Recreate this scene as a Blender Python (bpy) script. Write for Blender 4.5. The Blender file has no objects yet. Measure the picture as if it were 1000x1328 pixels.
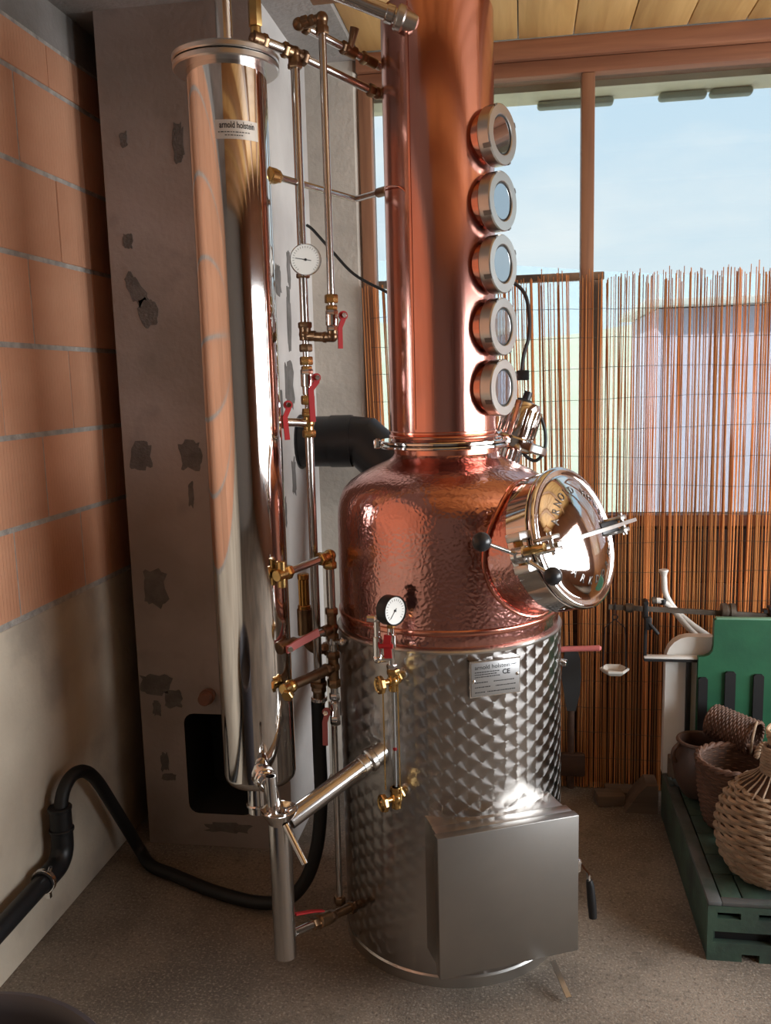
import bpy, bmesh, math, random
import numpy as np
from mathutils import Vector, Matrix
random.seed(7)
S = bpy.context.scene
COL = S.collection
PI = math.pi

# ------------------------------------------------------------------ camera
def make_camera():
    yaw, pitch, roll = 0.15488, 0.14633, 0.02613
    f = Vector((-math.sin(yaw)*math.cos(pitch), math.cos(yaw)*math.cos(pitch), -math.sin(pitch)))
    r = Vector((math.cos(yaw), math.sin(yaw), 0))
    d = f.cross(r)
    r2 = r*math.cos(roll) + d*math.sin(roll)
    d2 = -r*math.sin(roll) + d*math.cos(roll)
    cd = bpy.data.cameras.new('camera'); cam = bpy.data.objects.new('camera', cd)
    cd.sensor_fit = 'VERTICAL'; cd.sensor_height = 24.0; cd.lens = 24.0*1149/1328
    cd.clip_start = 0.05; cd.clip_end = 2000
    m = Matrix((r2, -d2, -f)).transposed().to_4x4(); m.translation = (0, 0, 1.565)
    cam.matrix_world = m
    COL.objects.link(cam); S.camera = cam
make_camera()

# ------------------------------------------------------------------ world and light
def make_world():
    w = bpy.data.worlds.new('sky'); S.world = w; w.use_nodes = True
    nt = w.node_tree; nt.nodes.clear()
    out = nt.nodes.new('ShaderNodeOutputWorld'); bg = nt.nodes.new('ShaderNodeBackground')
    tc = nt.nodes.new('ShaderNodeTexCoord'); sep = nt.nodes.new('ShaderNodeSeparateXYZ')
    rp = nt.nodes.new('ShaderNodeValToRGB'); no = nt.nodes.new('ShaderNodeTexNoise')
    mp = nt.nodes.new('ShaderNodeMapping'); cr = nt.nodes.new('ShaderNodeValToRGB'); mx = nt.nodes.new('ShaderNodeMix')
    mx.data_type = 'RGBA'
    L = nt.links.new
    L(tc.outputs['Generated'], sep.inputs[0]); L(sep.outputs['Z'], rp.inputs[0])
    e = rp.color_ramp.elements
    e[0].position = 0.0; e[0].color = (0.80, 0.88, 0.92, 1)
    e[1].position = 0.45; e[1].color = (0.52, 0.74, 0.95, 1)
    mp.inputs['Scale'].default_value = (2.2, 2.2, 6.0)
    L(tc.outputs['Generated'], mp.inputs[0]); L(mp.outputs[0], no.inputs[0])
    no.inputs['Scale'].default_value = 1.6; no.inputs['Detail'].default_value = 6
    cr.color_ramp.elements[0].position = 0.45; cr.color_ramp.elements[1].position = 0.75
    L(no.outputs['Fac'], cr.inputs[0]); L(cr.outputs[0], mx.inputs['Factor'])
    L(rp.outputs[0], mx.inputs['A']); mx.inputs['B'].default_value = (0.92, 0.95, 0.97, 1)
    L(mx.outputs['Result'], bg.inputs[0]); bg.inputs[1].default_value = 2.7
    L(bg.outputs[0], out.inputs[0])
make_world()

def area(name, loc, aim, sx, sy, watts, col):
    ld = bpy.data.lights.new(name, 'AREA'); ld.shape = 'RECTANGLE'; ld.size = sx; ld.size_y = sy
    ld.energy = watts; ld.color = col
    o = bpy.data.objects.new(name, ld); o.location = loc
    o.rotation_euler = (Vector(aim) - Vector(loc)).to_track_quat('-Z', 'Y').to_euler()
    COL.objects.link(o); return o
# daylight through the open gate in the right-hand wall
area('gate_daylight', (2.86, 1.60, 1.38), (0, 1.60, 1.38), 2.8, 1.25, 145, (0.95, 0.98, 1.0))
def make_sun():
    ld = bpy.data.lights.new('sun', 'SUN'); ld.energy = 7.0; ld.angle = 0.02; ld.color = (1, 0.95, 0.85)
    o = bpy.data.objects.new('sun', ld)
    o.rotation_euler = (-Vector((-0.55, -0.6, 0.75))).to_track_quat('-Z', 'Y').to_euler()
    COL.objects.link(o)
make_sun()
S.view_settings.view_transform = 'Standard'; S.view_settings.look = 'None'
S.view_settings.gamma = 1; S.view_settings.use_curve_mapping = False
S.view_settings.exposure = 0.0
S.cycles.use_denoising = True
S.cycles.sample_clamp_indirect = 5
S.cycles.max_bounces = 10; S.cycles.transparent_max_bounces = 16

# ------------------------------------------------------------------ materials
MATS = {}
def mat(name, col, rough=0.5, metal=0.0, col2=None, nscale=8, bump=0.0, bscale=40, stretch=(1, 1, 1), rvar=0.0,
        detail=5, lo=0.35, hi=0.65, objvar=0.0, aniso=0.0, spec=None, bstretch=None, bdist=0.01, coat=0.0):
    if name in MATS: return MATS[name]
    m = bpy.data.materials.new(name); m.use_nodes = True; nt = m.node_tree; N = nt.nodes; L = nt.links.new
    b = N['Principled BSDF']
    b.inputs['Base Color'].default_value = (*col, 1); b.inputs['Roughness'].default_value = rough
    b.inputs['Metallic'].default_value = metal
    if aniso: b.inputs['Anisotropic'].default_value = aniso
    if spec is not None: b.inputs['Specular IOR Level'].default_value = spec
    if coat: b.inputs['Coat Weight'].default_value = coat
    tc = N.new('ShaderNodeTexCoord'); cout = None
    if col2 or rvar:
        mp = N.new('ShaderNodeMapping'); mp.inputs['Scale'].default_value = stretch
        L(tc.outputs['Object'], mp.inputs[0])
        no = N.new('ShaderNodeTexNoise'); no.inputs['Scale'].default_value = nscale; no.inputs['Detail'].default_value = detail
        L(mp.outputs[0], no.inputs[0])
        rp = N.new('ShaderNodeValToRGB'); rp.color_ramp.elements[0].position = lo; rp.color_ramp.elements[1].position = hi
        rp.color_ramp.elements[0].color = (*col, 1); rp.color_ramp.elements[1].color = (*(col2 or col), 1)
        L(no.outputs['Fac'], rp.inputs[0]); cout = rp.outputs[0]
        if rvar:
            ma = N.new('ShaderNodeMath'); ma.operation = 'MULTIPLY_ADD'
            ma.inputs[1].default_value = rvar; ma.inputs[2].default_value = rough - rvar/2
            L(no.outputs['Fac'], ma.inputs[0]); L(ma.outputs[0], b.inputs['Roughness'])
    if objvar:
        oi = N.new('ShaderNodeObjectInfo'); hs = N.new('ShaderNodeHueSaturation')
        ma = N.new('ShaderNodeMath'); ma.operation = 'MULTIPLY_ADD'
        ma.inputs[1].default_value = objvar; ma.inputs[2].default_value = 1 - objvar/2
        L(oi.outputs['Random'], ma.inputs[0]); L(ma.outputs[0], hs.inputs['Value'])
        if cout: L(cout, hs.inputs['Color'])
        else: hs.inputs['Color'].default_value = (*col, 1)
        cout = hs.outputs[0]
    if cout: L(cout, b.inputs['Base Color'])
    if bump:
        mp2 = N.new('ShaderNodeMapping'); mp2.inputs['Scale'].default_value = bstretch or stretch
        L(tc.outputs['Object'], mp2.inputs[0])
        n2 = N.new('ShaderNodeTexNoise'); n2.inputs['Scale'].default_value = bscale; n2.inputs['Detail'].default_value = 4
        L(mp2.outputs[0], n2.inputs[0])
        bp = N.new('ShaderNodeBump'); bp.inputs['Strength'].default_value = bump; bp.inputs['Distance'].default_value = bdist
        L(n2.outputs['Fac'], bp.inputs['Height']); L(bp.outputs[0], b.inputs['Normal'])
    MATS[name] = m; return m

def brick_mat():
    m = mat('brick_clay', (0.78, 0.41, 0.25), 0.85, 0, (0.64, 0.285, 0.155), 3.0, objvar=0.28, lo=0.3, hi=0.75)
    nt = m.node_tree; N = nt.nodes; L = nt.links.new; b = N['Principled BSDF']
    tc = N.new('ShaderNodeTexCoord'); wv = N.new('ShaderNodeTexWave'); wv.wave_type = 'BANDS'; wv.bands_direction = 'Y'
    wv.inputs['Scale'].default_value = 20; wv.inputs['Distortion'].default_value = 0.3; wv.inputs['Detail'].default_value = 2
    L(tc.outputs['Object'], wv.inputs[0])
    rp = N.new('ShaderNodeValToRGB'); rp.color_ramp.elements[0].position = 0.0; rp.color_ramp.elements[1].position = 0.16
    rp.color_ramp.elements[0].color = (0, 0, 0, 1)
    L(wv.outputs['Fac'], rp.inputs[0])
    n2 = N.new('ShaderNodeTexNoise'); n2.inputs['Scale'].default_value = 120; L(tc.outputs['Object'], n2.inputs[0])
    ad = N.new('ShaderNodeMath'); ad.operation = 'MULTIPLY_ADD'; ad.inputs[1].default_value = 0.25
    L(n2.outputs['Fac'], ad.inputs[0]); L(rp.outputs[0], ad.inputs[2])
    bp = N.new('ShaderNodeBump'); bp.inputs['Strength'].default_value = 0.6; bp.inputs['Distance'].default_value = 0.003
    L(ad.outputs[0], bp.inputs['Height']); L(bp.outputs[0], b.inputs['Normal'])
    return m

def wood_mat(name, c1, c2, axis='Y', rough=0.55, objvar=0.2, scale=6.0, bump=0.15):
    m = mat(name, c1, rough, objvar=objvar)
    nt = m.node_tree; N = nt.nodes; L = nt.links.new; b = N['Principled BSDF']
    tc = N.new('ShaderNodeTexCoord'); mp = N.new('ShaderNodeMapping')
    s = {'X': (0.35, 5, 5), 'Y': (5, 0.35, 5), 'Z': (5, 5, 0.35)}[axis]
    mp.inputs['Scale'].default_value = s
    oi = N.new('ShaderNodeObjectInfo'); va = N.new('ShaderNodeVectorMath'); va.operation = 'ADD'
    cb = N.new('ShaderNodeCombineXYZ'); mu = N.new('ShaderNodeMath'); mu.operation = 'MULTIPLY'; mu.inputs[1].default_value = 37
    L(oi.outputs['Random'], mu.inputs[0])
    for i in range(3): L(mu.outputs[0], cb.inputs[i])
    L(tc.outputs['Object'], va.inputs[0]); L(cb.outputs[0], va.inputs[1]); L(va.outputs[0], mp.inputs[0])
    no = N.new('ShaderNodeTexNoise'); no.inputs['Scale'].default_value = scale; no.inputs['Detail'].default_value = 6
    no.inputs['Distortion'].default_value = 0.6
    L(mp.outputs[0], no.inputs[0])
    rp = N.new('ShaderNodeValToRGB'); rp.color_ramp.elements[0].position = 0.35; rp.color_ramp.elements[1].position = 0.7
    rp.color_ramp.elements[0].color = (*c1, 1); rp.color_ramp.elements[1].color = (*c2, 1)
    L(no.outputs['Fac'], rp.inputs[0])
    hs = [n for n in N if n.type == 'HUE_SAT']
    if hs: L(rp.outputs[0], hs[0].inputs['Color'])
    else: L(rp.outputs[0], b.inputs['Base Color'])
    bp = N.new('ShaderNodeBump'); bp.inputs['Strength'].default_value = bump; bp.inputs['Distance'].default_value = 0.004
    L(no.outputs['Fac'], bp.inputs['Height']); L(bp.outputs[0], b.inputs['Normal'])
    return m

def hammered_copper():
    m = mat('copper_hammered', (0.72, 0.38, 0.33), 0.18, 1.0, (0.62, 0.30, 0.26), 3.5, rvar=0.12)
    nt = m.node_tree; N = nt.nodes; L = nt.links.new; b = N['Principled BSDF']
    tc = N.new('ShaderNodeTexCoord'); vo = N.new('ShaderNodeTexVoronoi'); vo.feature = 'SMOOTH_F1'
    vo.inputs['Scale'].default_value = 105; vo.inputs['Smoothness'].default_value = 0.6
    nz = N.new('ShaderNodeTexNoise'); nz.inputs['Scale'].default_value = 22
    mx = N.new('ShaderNodeVectorMath'); mx.operation = 'MULTIPLY_ADD'
    mx.inputs[1].default_value = (0.03, 0.03, 0.03)
    L(tc.outputs['Object'], nz.inputs[0]); L(nz.outputs['Color'], mx.inputs[0]); L(tc.outputs['Object'], mx.inputs[2])
    L(mx.outputs[0], vo.inputs[0])
    bp = N.new('ShaderNodeBump'); bp.inputs['Strength'].default_value = 0.15; bp.inputs['Distance'].default_value = 0.006
    L(vo.outputs['Distance'], bp.inputs['Height']); L(bp.outputs[0], b.inputs['Normal'])
    return m

def swirl_mat():
    m = bpy.data.materials.new('steel_engine_turned'); m.use_nodes = True; nt = m.node_tree; N = nt.nodes; L = nt.links.new
    b = N['Principled BSDF']; b.inputs['Base Color'].default_value = (0.42, 0.40, 0.385, 1); b.inputs['Metallic'].default_value = 1
    b.inputs['Roughness'].default_value = 0.28; b.inputs['Anisotropic'].default_value = 0.92
    at = N.new('ShaderNodeAttribute'); at.attribute_name = 'swirl'
    uv = N.new('ShaderNodeUVMap'); uv.uv_map = 'uv'
    d = N.new('ShaderNodeVectorMath'); d.operation = 'SUBTRACT'; L(uv.outputs[0], d.inputs[0]); L(at.outputs['Vector'], d.inputs[1])
    sp = N.new('ShaderNodeSeparateXYZ'); L(d.outputs[0], sp.inputs[0])
    tc = N.new('ShaderNodeTexCoord'); fl = N.new('ShaderNodeVectorMath'); fl.operation = 'MULTIPLY'; fl.inputs[1].default_value = (1, 1, 0)
    L(tc.outputs['Object'], fl.inputs[0])
    cr = N.new('ShaderNodeVectorMath'); cr.operation = 'CROSS_PRODUCT'; cr.inputs[0].default_value = (0, 0, 1); L(fl.outputs[0], cr.inputs[1])
    nm = N.new('ShaderNodeVectorMath'); nm.operation = 'NORMALIZE'; L(cr.outputs[0], nm.inputs[0])
    ng = N.new('ShaderNodeMath'); ng.operation = 'MULTIPLY'; ng.inputs[1].default_value = -1; L(sp.outputs['Y'], ng.inputs[0])
    a = N.new('ShaderNodeVectorMath'); a.operation = 'SCALE'; L(nm.outputs[0], a.inputs[0]); L(ng.outputs[0], a.inputs['Scale'])
    z = N.new('ShaderNodeCombineXYZ'); L(sp.outputs['X'], z.inputs['Z'])
    t = N.new('ShaderNodeVectorMath'); t.operation = 'ADD'; L(a.outputs[0], t.inputs[0]); L(z.outputs[0], t.inputs[1])
    tn = N.new('ShaderNodeVectorMath'); tn.operation = 'NORMALIZE'; L(t.outputs[0], tn.inputs[0])
    L(tn.outputs[0], b.inputs['Tangent'])
    return m

def glass_mat(name, tint, gloss=0.08, rough=0.0):
    m = bpy.data.materials.new(name); m.use_nodes = True; nt = m.node_tree; N = nt.nodes; L = nt.links.new
    N.remove(N['Principled BSDF']); out = N['Material Output']
    tr = N.new('ShaderNodeBsdfTransparent'); tr.inputs[0].default_value = (*tint, 1)
    gl = N.new('ShaderNodeBsdfGlossy'); gl.inputs['Roughness'].default_value = rough
    lw = N.new('ShaderNodeLayerWeight'); lw.inputs['Blend'].default_value = 0.5
    pw = N.new('ShaderNodeMath'); pw.operation = 'POWER'; pw.inputs[1].default_value = 5; L(lw.outputs['Facing'], pw.inputs[0])
    fr = N.new('ShaderNodeMath'); fr.operation = 'MULTIPLY_ADD'; fr.inputs[1].default_value = 0.9; fr.inputs[2].default_value = 0.04; L(pw.outputs[0], fr.inputs[0])
    mx = N.new('ShaderNodeMixShader'); L(fr.outputs[0], mx.inputs[0]); L(tr.outputs[0], mx.inputs[1]); L(gl.outputs[0], mx.inputs[2])
    L(mx.outputs[0], out.inputs[0]); MATS[name] = m; return m

M_brick = brick_mat()
M_mortar = mat('mortar', (0.56, 0.52, 0.47), 0.95, 0, (0.36, 0.33, 0.30), 30, bump=0.8, bscale=90)
M_conc = mat('concrete_wall', (0.66, 0.57, 0.45), 0.9, 0, (0.48, 0.40, 0.31), 2.2, bump=0.25, bscale=60, detail=9)
M_ring = mat('concrete_ring', (0.33, 0.30, 0.28), 0.95, 0, (0.24, 0.22, 0.20), 6, bump=0.4, bscale=60)
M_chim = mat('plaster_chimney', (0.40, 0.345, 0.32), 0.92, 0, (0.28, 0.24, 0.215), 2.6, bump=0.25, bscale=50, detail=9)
M_side = mat('plaster_side', (0.58, 0.55, 0.52), 0.88, 0, (0.42, 0.39, 0.37), 3.0, bump=0.12, bscale=50, detail=9)  # lighter, less bumpy plaster tone for the chimney's side face
M_patch = mat('mortar_patch', (0.17, 0.155, 0.145), 0.95, 0, (0.12, 0.11, 0.10), 25, bump=0.6, bscale=110)
M_floor = mat('concrete_floor', (0.27, 0.22, 0.17), 0.9, 0, (0.125, 0.10, 0.078), 1.8, bump=0.5, bscale=170, detail=14, lo=0.34, hi=0.62, bdist=0.004)
def speckle(m, scale, c, amt, thr=0.6):
    nt = m.node_tree; N = nt.nodes; L = nt.links.new; b = N['Principled BSDF']
    tc = N.new('ShaderNodeTexCoord'); no = N.new('ShaderNodeTexNoise'); no.inputs['Scale'].default_value = scale; no.inputs['Detail'].default_value = 3
    L(tc.outputs['Object'], no.inputs[0])
    rp = N.new('ShaderNodeValToRGB'); rp.color_ramp.elements[0].position = thr-0.08; rp.color_ramp.elements[1].position = thr+0.08
    L(no.outputs['Fac'], rp.inputs[0])
    mu = N.new('ShaderNodeMath'); mu.operation = 'MULTIPLY'; mu.inputs[1].default_value = amt; L(rp.outputs[0], mu.inputs[0])
    mx = N.new('ShaderNodeMix'); mx.data_type = 'RGBA'; mx.inputs['B'].default_value = (*c, 1)
    src = b.inputs['Base Color'].links[0].from_socket
    L(mu.outputs[0], mx.inputs['Factor']); L(src, mx.inputs['A']); L(mx.outputs['Result'], b.inputs['Base Color'])
speckle(M_floor, 140, (0.40, 0.34, 0.27), 0.6, 0.60); speckle(M_floor, 90, (0.07, 0.055, 0.045), 0.6, 0.62); speckle(M_floor, 9, (0.10, 0.08, 0.06), 0.45, 0.62)
speckle(M_conc, 5, (0.30, 0.26, 0.22), 0.5, 0.62); speckle(M_chim, 7, (0.17, 0.155, 0.145), 0.4, 0.66)
M_white = mat('grey_plaster', (0.26, 0.235, 0.21), 0.9)
M_dark = mat('dark_void', (0.02, 0.02, 0.02), 0.9)
M_ceil = wood_mat('pine_ceiling', (0.50, 0.27, 0.085), (0.64, 0.38, 0.14), 'Y', 0.55, 0.16)
M_rafter = wood_mat('pine_rafter', (0.34, 0.17, 0.06), (0.24, 0.11, 0.04), 'X', 0.6, 0.15)
M_beam = wood_mat('stained_beam', (0.30, 0.125, 0.062), (0.20, 0.075, 0.038), 'X', 0.6, 0.15)
M_post = wood_mat('stained_post', (0.30, 0.14, 0.072), (0.20, 0.085, 0.045), 'Z', 0.6, 0.15)
M_sill = wood_mat('dark_boards', (0.085, 0.04, 0.022), (0.05, 0.024, 0.014), 'X', 0.7, 0.2)
M_eave = wood_mat('eave_pine', (0.90, 0.80, 0.60), (0.82, 0.70, 0.50), 'X', 0.6, 0.1)
M_reed = mat('reed_cane', (0.74, 0.34, 0.115), 0.42, 0, (0.55, 0.22, 0.07), 9, stretch=(1, 1, 0.4), objvar=0.9)
def translucent(m, amt):
    nt = m.node_tree; N = nt.nodes; L = nt.links.new; b = N['Principled BSDF']; out = N['Material Output']
    t = N.new('ShaderNodeBsdfTranslucent'); L(b.inputs['Base Color'].links[0].from_socket, t.inputs[0])
    mx = N.new('ShaderNodeMixShader'); mx.inputs[0].default_value = amt
    L(b.outputs[0], mx.inputs[1]); L(t.outputs[0], mx.inputs[2]); L(mx.outputs[0], out.inputs[0])
translucent(M_reed, 0.35)
M_wire = mat('binding_wire', (0.10, 0.085, 0.07), 0.5, 0.6)
M_cop = mat('copper_polished', (0.72, 0.37, 0.31), 0.17, 1.0, (0.60, 0.28, 0.23), 2.2, stretch=(5, 5, 0.5), rvar=0.14, bump=0.03, bscale=30, bstretch=(6, 6, 0.3))
M_copd = mat('copper_smooth', (0.80, 0.37, 0.28), 0.2, 1.0, (0.66, 0.28, 0.2), 6, rvar=0.15)
M_ham = hammered_copper()
M_steel = mat('steel_polished', (0.72, 0.70, 0.68), 0.07, 1.0)
M_steelb = mat('steel_brushed', (0.58, 0.56, 0.53), 0.30, 1.0, rvar=0.12, nscale=5, stretch=(1, 1, 1))
M_door = mat('steel_door', (0.42, 0.405, 0.385), 0.38, 1.0, (0.36, 0.35, 0.33), 4, rvar=0.12, bump=0.02, bscale=60, bstretch=(0.4, 0.4, 9))
M_pipe = mat('steel_pipe', (0.62, 0.60, 0.58), 0.2, 1.0)
M_chrome = mat('chrome', (0.80, 0.80, 0.80), 0.08, 1.0)
M_brass = mat('brass', (0.72, 0.49, 0.20), 0.24, 1.0, (0.55, 0.35, 0.13), 25, rvar=0.15)
M_obrass = mat('tarnished_brass', (0.32, 0.205, 0.115), 0.36, 1.0, (0.20, 0.125, 0.08), 20, rvar=0.2)
M_red = mat('red_lever', (0.34, 0.020, 0.022), 0.6, spec=0.2)
M_pink = mat('red_worn', (0.46, 0.13, 0.12), 0.6, spec=0.25)
M_black = mat('black_plastic', (0.008, 0.008, 0.009), 0.42)
M_rubber = mat('black_rubber', (0.007, 0.007, 0.007), 0.55)
M_ball = mat('black_ball', (0.02, 0.022, 0.026), 0.3)
M_bag = mat('dark_tub', (0.055, 0.05, 0.058), 0.5)
M_pan = glass_mat('window_pane', (0.60, 0.62, 0.62))
M_sg = glass_mat('sight_pane', (0.55, 0.58, 0.58))
M_tube = glass_mat('gauge_tube', (0.80, 0.82, 0.82))
M_dial = mat('dial_white', (0.80, 0.80, 0.76), 0.4)
M_ink = mat('black_ink', (0.01, 0.01, 0.01), 0.6)
M_foil = mat('silver_label', (0.62, 0.60, 0.56), 0.35, 0.7)
M_plate = mat('plate_metal', (0.50, 0.50, 0.50), 0.36, 0.85)
M_green = mat('green_paint', (0.022, 0.125, 0.058), 0.45, 0, (0.016, 0.09, 0.045), 6, bump=0.05, bscale=60)
M_greend = mat('green_worn', (0.045, 0.085, 0.058), 0.65, 0, (0.022, 0.032, 0.028), 9, bump=0.15, bscale=60, lo=0.4, hi=0.7)
M_worn = mat('worn_edge', (0.10, 0.105, 0.105), 0.6, 0, (0.045, 0.06, 0.05), 14)
M_wht = mat('white_enamel', (0.80, 0.79, 0.75), 0.4, 0, (0.68, 0.66, 0.61), 5)
M_iron = mat('black_iron', (0.02, 0.02, 0.021), 0.5, 0.3)
M_rust = mat('grey_iron', (0.16, 0.135, 0.11), 0.55, 0.6, (0.10, 0.075, 0.055), 20)
M_wick = mat('wicker_pale', (0.36, 0.25, 0.16), 0.65, 0, (0.24, 0.16, 0.10), 25, bump=0.3, bscale=150)
M_wickd = mat('wicker_dark', (0.145, 0.07, 0.042), 0.65, 0, (0.085, 0.042, 0.026), 25, bump=0.3, bscale=150)
M_bask = mat('basket_dark', (0.075, 0.038, 0.024), 0.8)
M_cork = mat('cork', (0.42, 0.30, 0.19), 0.85, 0, (0.30, 0.20, 0.12), 40)
M_clay = mat('brown_pot', (0.10, 0.055, 0.038), 0.5, 0, (0.065, 0.036, 0.026), 12)
M_rope = mat('rope_pale', (0.45, 0.31, 0.19), 0.8)
M_block = wood_mat('weathered_wood', (0.15, 0.10, 0.065), (0.09, 0.06, 0.04), 'X', 0.8, 0.2)
M_grass = mat('meadow', (0.86, 0.82, 0.62), 0.9, 0, (0.78, 0.78, 0.56), 0.2)  # pale haze is mixed into the meadow colour
M_hill = mat('far_hill', (0.36, 0.47, 0.40), 1.0, 0, (0.28, 0.42, 0.34), 0.05)
M_mount = mat('far_mountain', (0.66, 0.74, 0.78), 1.0, 0, (0.70, 0.78, 0.76), 0.02)  # distance haze put into the colour, close to the sky
M_lav = mat('lavender_wall', (0.70, 0.66, 0.80), 0.8)
M_terr = mat('copper_stub', (0.20, 0.085, 0.05), 0.6)

# ------------------------------------------------------------------ mesh building
def FR(o, z=(0, 0, 1), x=None):
    z = Vector(z).normalized()
    if x is None: x = Vector((1, 0, 0)) if abs(z.x) < 0.9 else Vector((0, 1, 0))
    x = Vector(x); x = (x - z*x.dot(z)).normalized(); y = z.cross(x)
    m = Matrix((x, y, z)).transposed().to_4x4(); m.translation = Vector(o); return m
ID = Matrix.Identity(4)
ROOT = {}
class MB:
    def __init__(self): self.v = []; self.f = []
    def add(self, vs, fs, fr=None):
        n = len(self.v)
        self.v += [tuple(fr @ Vector(p)) if fr is not None else tuple(p) for p in vs]
        self.f += [tuple(i+n for i in f) for f in fs]; return self
    def box(self, c, s, fr=None, ch=0.0):
        x, y, z = (a/2 for a in s); cx, cy, cz = c
        if ch <= 0:
            vs = [(cx+i*x, cy+j*y, cz+k*z) for k in (-1, 1) for j in (-1, 1) for i in (-1, 1)]
            fs = [(0, 2, 3, 1), (4, 5, 7, 6), (0, 1, 5, 4), (2, 6, 7, 3), (0, 4, 6, 2), (1, 3, 7, 5)]
            return self.add(vs, fs, fr)
        bm = bmesh.new(); bmesh.ops.create_cube(bm, size=1)
        for v in bm.verts: v.co = Vector((cx+v.co.x*s[0], cy+v.co.y*s[1], cz+v.co.z*s[2]))
        bmesh.ops.bevel(bm, geom=bm.edges[:], offset=ch, segments=2, affect='EDGES', profile=0.5)
        bm.verts.ensure_lookup_table(); self.add([v.co.copy() for v in bm.verts], [[v.index for v in f.verts] for f in bm.faces], fr)
        bm.free(); return self
    def lathe(self, prof, fr=None, n=32, cap0=True, cap1=True):
        vs = []; fs = []; k = len(prof)
        for r, z in prof:
            for i in range(n):
                a = 2*PI*i/n; vs.append((r*math.cos(a), r*math.sin(a), z))
        for j in range(k-1):
            for i in range(n):
                i2 = (i+1) % n; fs.append((j*n+i, j*n+i2, (j+1)*n+i2, (j+1)*n+i))
        if cap0: fs.append(tuple(range(n-1, -1, -1)))
        if cap1: fs.append(tuple((k-1)*n+i for i in range(n)))
        return self.add(vs, fs, fr)
    def cyl(self, a, b, r, n=20, r2=None, ch=0.0):
        a = Vector(a); b = Vector(b); h = (b-a).length; r2 = r if r2 is None else r2
        pr = [(r-ch, 0), (r, ch), (r2, h-ch), (r2-ch, h)] if ch else [(r, 0), (r2, h)]
        return self.lathe(pr, FR(a, b-a), n)
    def ring(self, fr, ro, ri, h, n=40, ch=0.0):
        pr = [(ri, 0), (ro-ch, 0), (ro, ch), (ro, h-ch), (ro-ch, h), (ri, h), (ri, 0)]
        return self.lathe(pr, fr, n, False, False)
    def tube(self, pts, r, n=10, closed=False, flat=None, caps=True):
        P = [Vector(p) for p in pts]; k = len(P); rs = r if isinstance(r, (list, tuple)) else [r]*k
        T = []
        for i in range(k):
            if closed: t = P[(i+1) % k]-P[i-1]
            else: t = P[min(i+1, k-1)]-P[max(i-1, 0)]
            T.append(t.normalized())
        nrm = Vector((0, 0, 1)) if abs(T[0].z) < 0.9 else Vector((1, 0, 0))
        vs = []; fs = []
        for i in range(k):
            nrm = (nrm - T[i]*nrm.dot(T[i]))
            nrm = nrm.normalized() if nrm.length > 1e-6 else T[i].orthogonal().normalized()
            bn = T[i].cross(nrm)
            for j in range(n):
                a = 2*PI*j/n
                vs.append(P[i]+nrm*math.cos(a)*rs[i]*(flat or 1)+bn*math.sin(a)*rs[i])
        for i in range(k if closed else k-1):
            i2 = (i+1) % k
            for j in range(n):
                j2 = (j+1) % n; fs.append((i*n+j, i*n+j2, i2*n+j2, i2*n+j))
        if not closed and caps:
            fs.append(tuple(range(n-1, -1, -1))); fs.append(tuple((k-1)*n+j for j in range(n)))
        return self.add(vs, fs)
    def bar(self, pts, w, t, wdir):
        # flat bar swept along pts: width w along wdir, thickness t
        P = [Vector(p) for p in pts]; W = Vector(wdir).normalized(); vs = []; fs = []; k = len(P)
        for i in range(k):
            d = (P[min(i+1, k-1)]-P[max(i-1, 0)]).normalized(); w0 = (W - d*W.dot(d)).normalized(); n = d.cross(w0)
            for a, b in ((-1, -1), (1, -1), (1, 1), (-1, 1)): vs.append(P[i]+w0*a*w/2+n*b*t/2)
        for i in range(k-1):
            for j in range(4):
                j2 = (j+1) % 4; fs.append((i*4+j, i*4+j2, i*4+4+j2, i*4+4+j))
        fs.append((3, 2, 1, 0)); fs.append(tuple((k-1)*4+j for j in range(4)))
        return self.add(vs, fs)
    def prism(self, poly, h, fr=None, z0=0.0):
        n = len(poly); vs = [(x, y, z0) for x, y in poly]+[(x, y, z0+h) for x, y in poly]
        fs = [tuple(range(n-1, -1, -1)), tuple(range(n, 2*n))]+[(i, (i+1) % n, n+(i+1) % n, n+i) for i in range(n)]
        return self.add(vs, fs, fr)
    def sphere(self, c, r, n=20, m=12, sc=(1, 1, 1)):
        pr = [(max(1e-4, math.sin(PI*i/m))*r, -math.cos(PI*i/m)*r) for i in range(m+1)]
        fr = Matrix.Translation(Vector(c)) @ Matrix.Diagonal((*sc, 1))
        return self.lathe(pr, fr, n)
    def hex(self, a, b, r, ch=0.15):
        a = Vector(a); b = Vector(b); h = (b-a).length; c = min(h*0.25, r*ch)
        return self.lathe([(r*0.88, 0), (r, c), (r, h-c), (r*0.88, h)], FR(a, b-a), 6)
    def build(self, name, m, parent=None, smooth=35, fix=True):
        me = bpy.data.meshes.new(name)
        off = ROOT.get(parent.name, Vector()) if parent else Vector()
        me.from_pydata([tuple(Vector(p)-off) for p in self.v], [], self.f)
        if fix:
            bm = bmesh.new(); bm.from_mesh(me); bmesh.ops.recalc_face_normals(bm, faces=bm.faces[:]); bm.to_mesh(me); bm.free()
        me.update()
        if smooth:
            me.shade_smooth(); me.set_sharp_from_angle(angle=math.radians(smooth))
        me.materials.append(m)
        o = bpy.data.objects.new(name, me); COL.objects.link(o)
        if parent: o.parent = parent; ROOT[o.name] = off
        return o
def thing(name, loc, label, cat, group=None):
    o = bpy.data.objects.new(name, None); COL.objects.link(o); o.location = loc; o.empty_display_size = 0.1
    o['label'] = label; o['category'] = cat
    if group: o['group'] = group
    ROOT[o.name] = Vector(loc); return o
def tag(o, label, cat, group=None):
    o['label'] = label; o['category'] = cat
    if group: o['group'] = group
    return o
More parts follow.
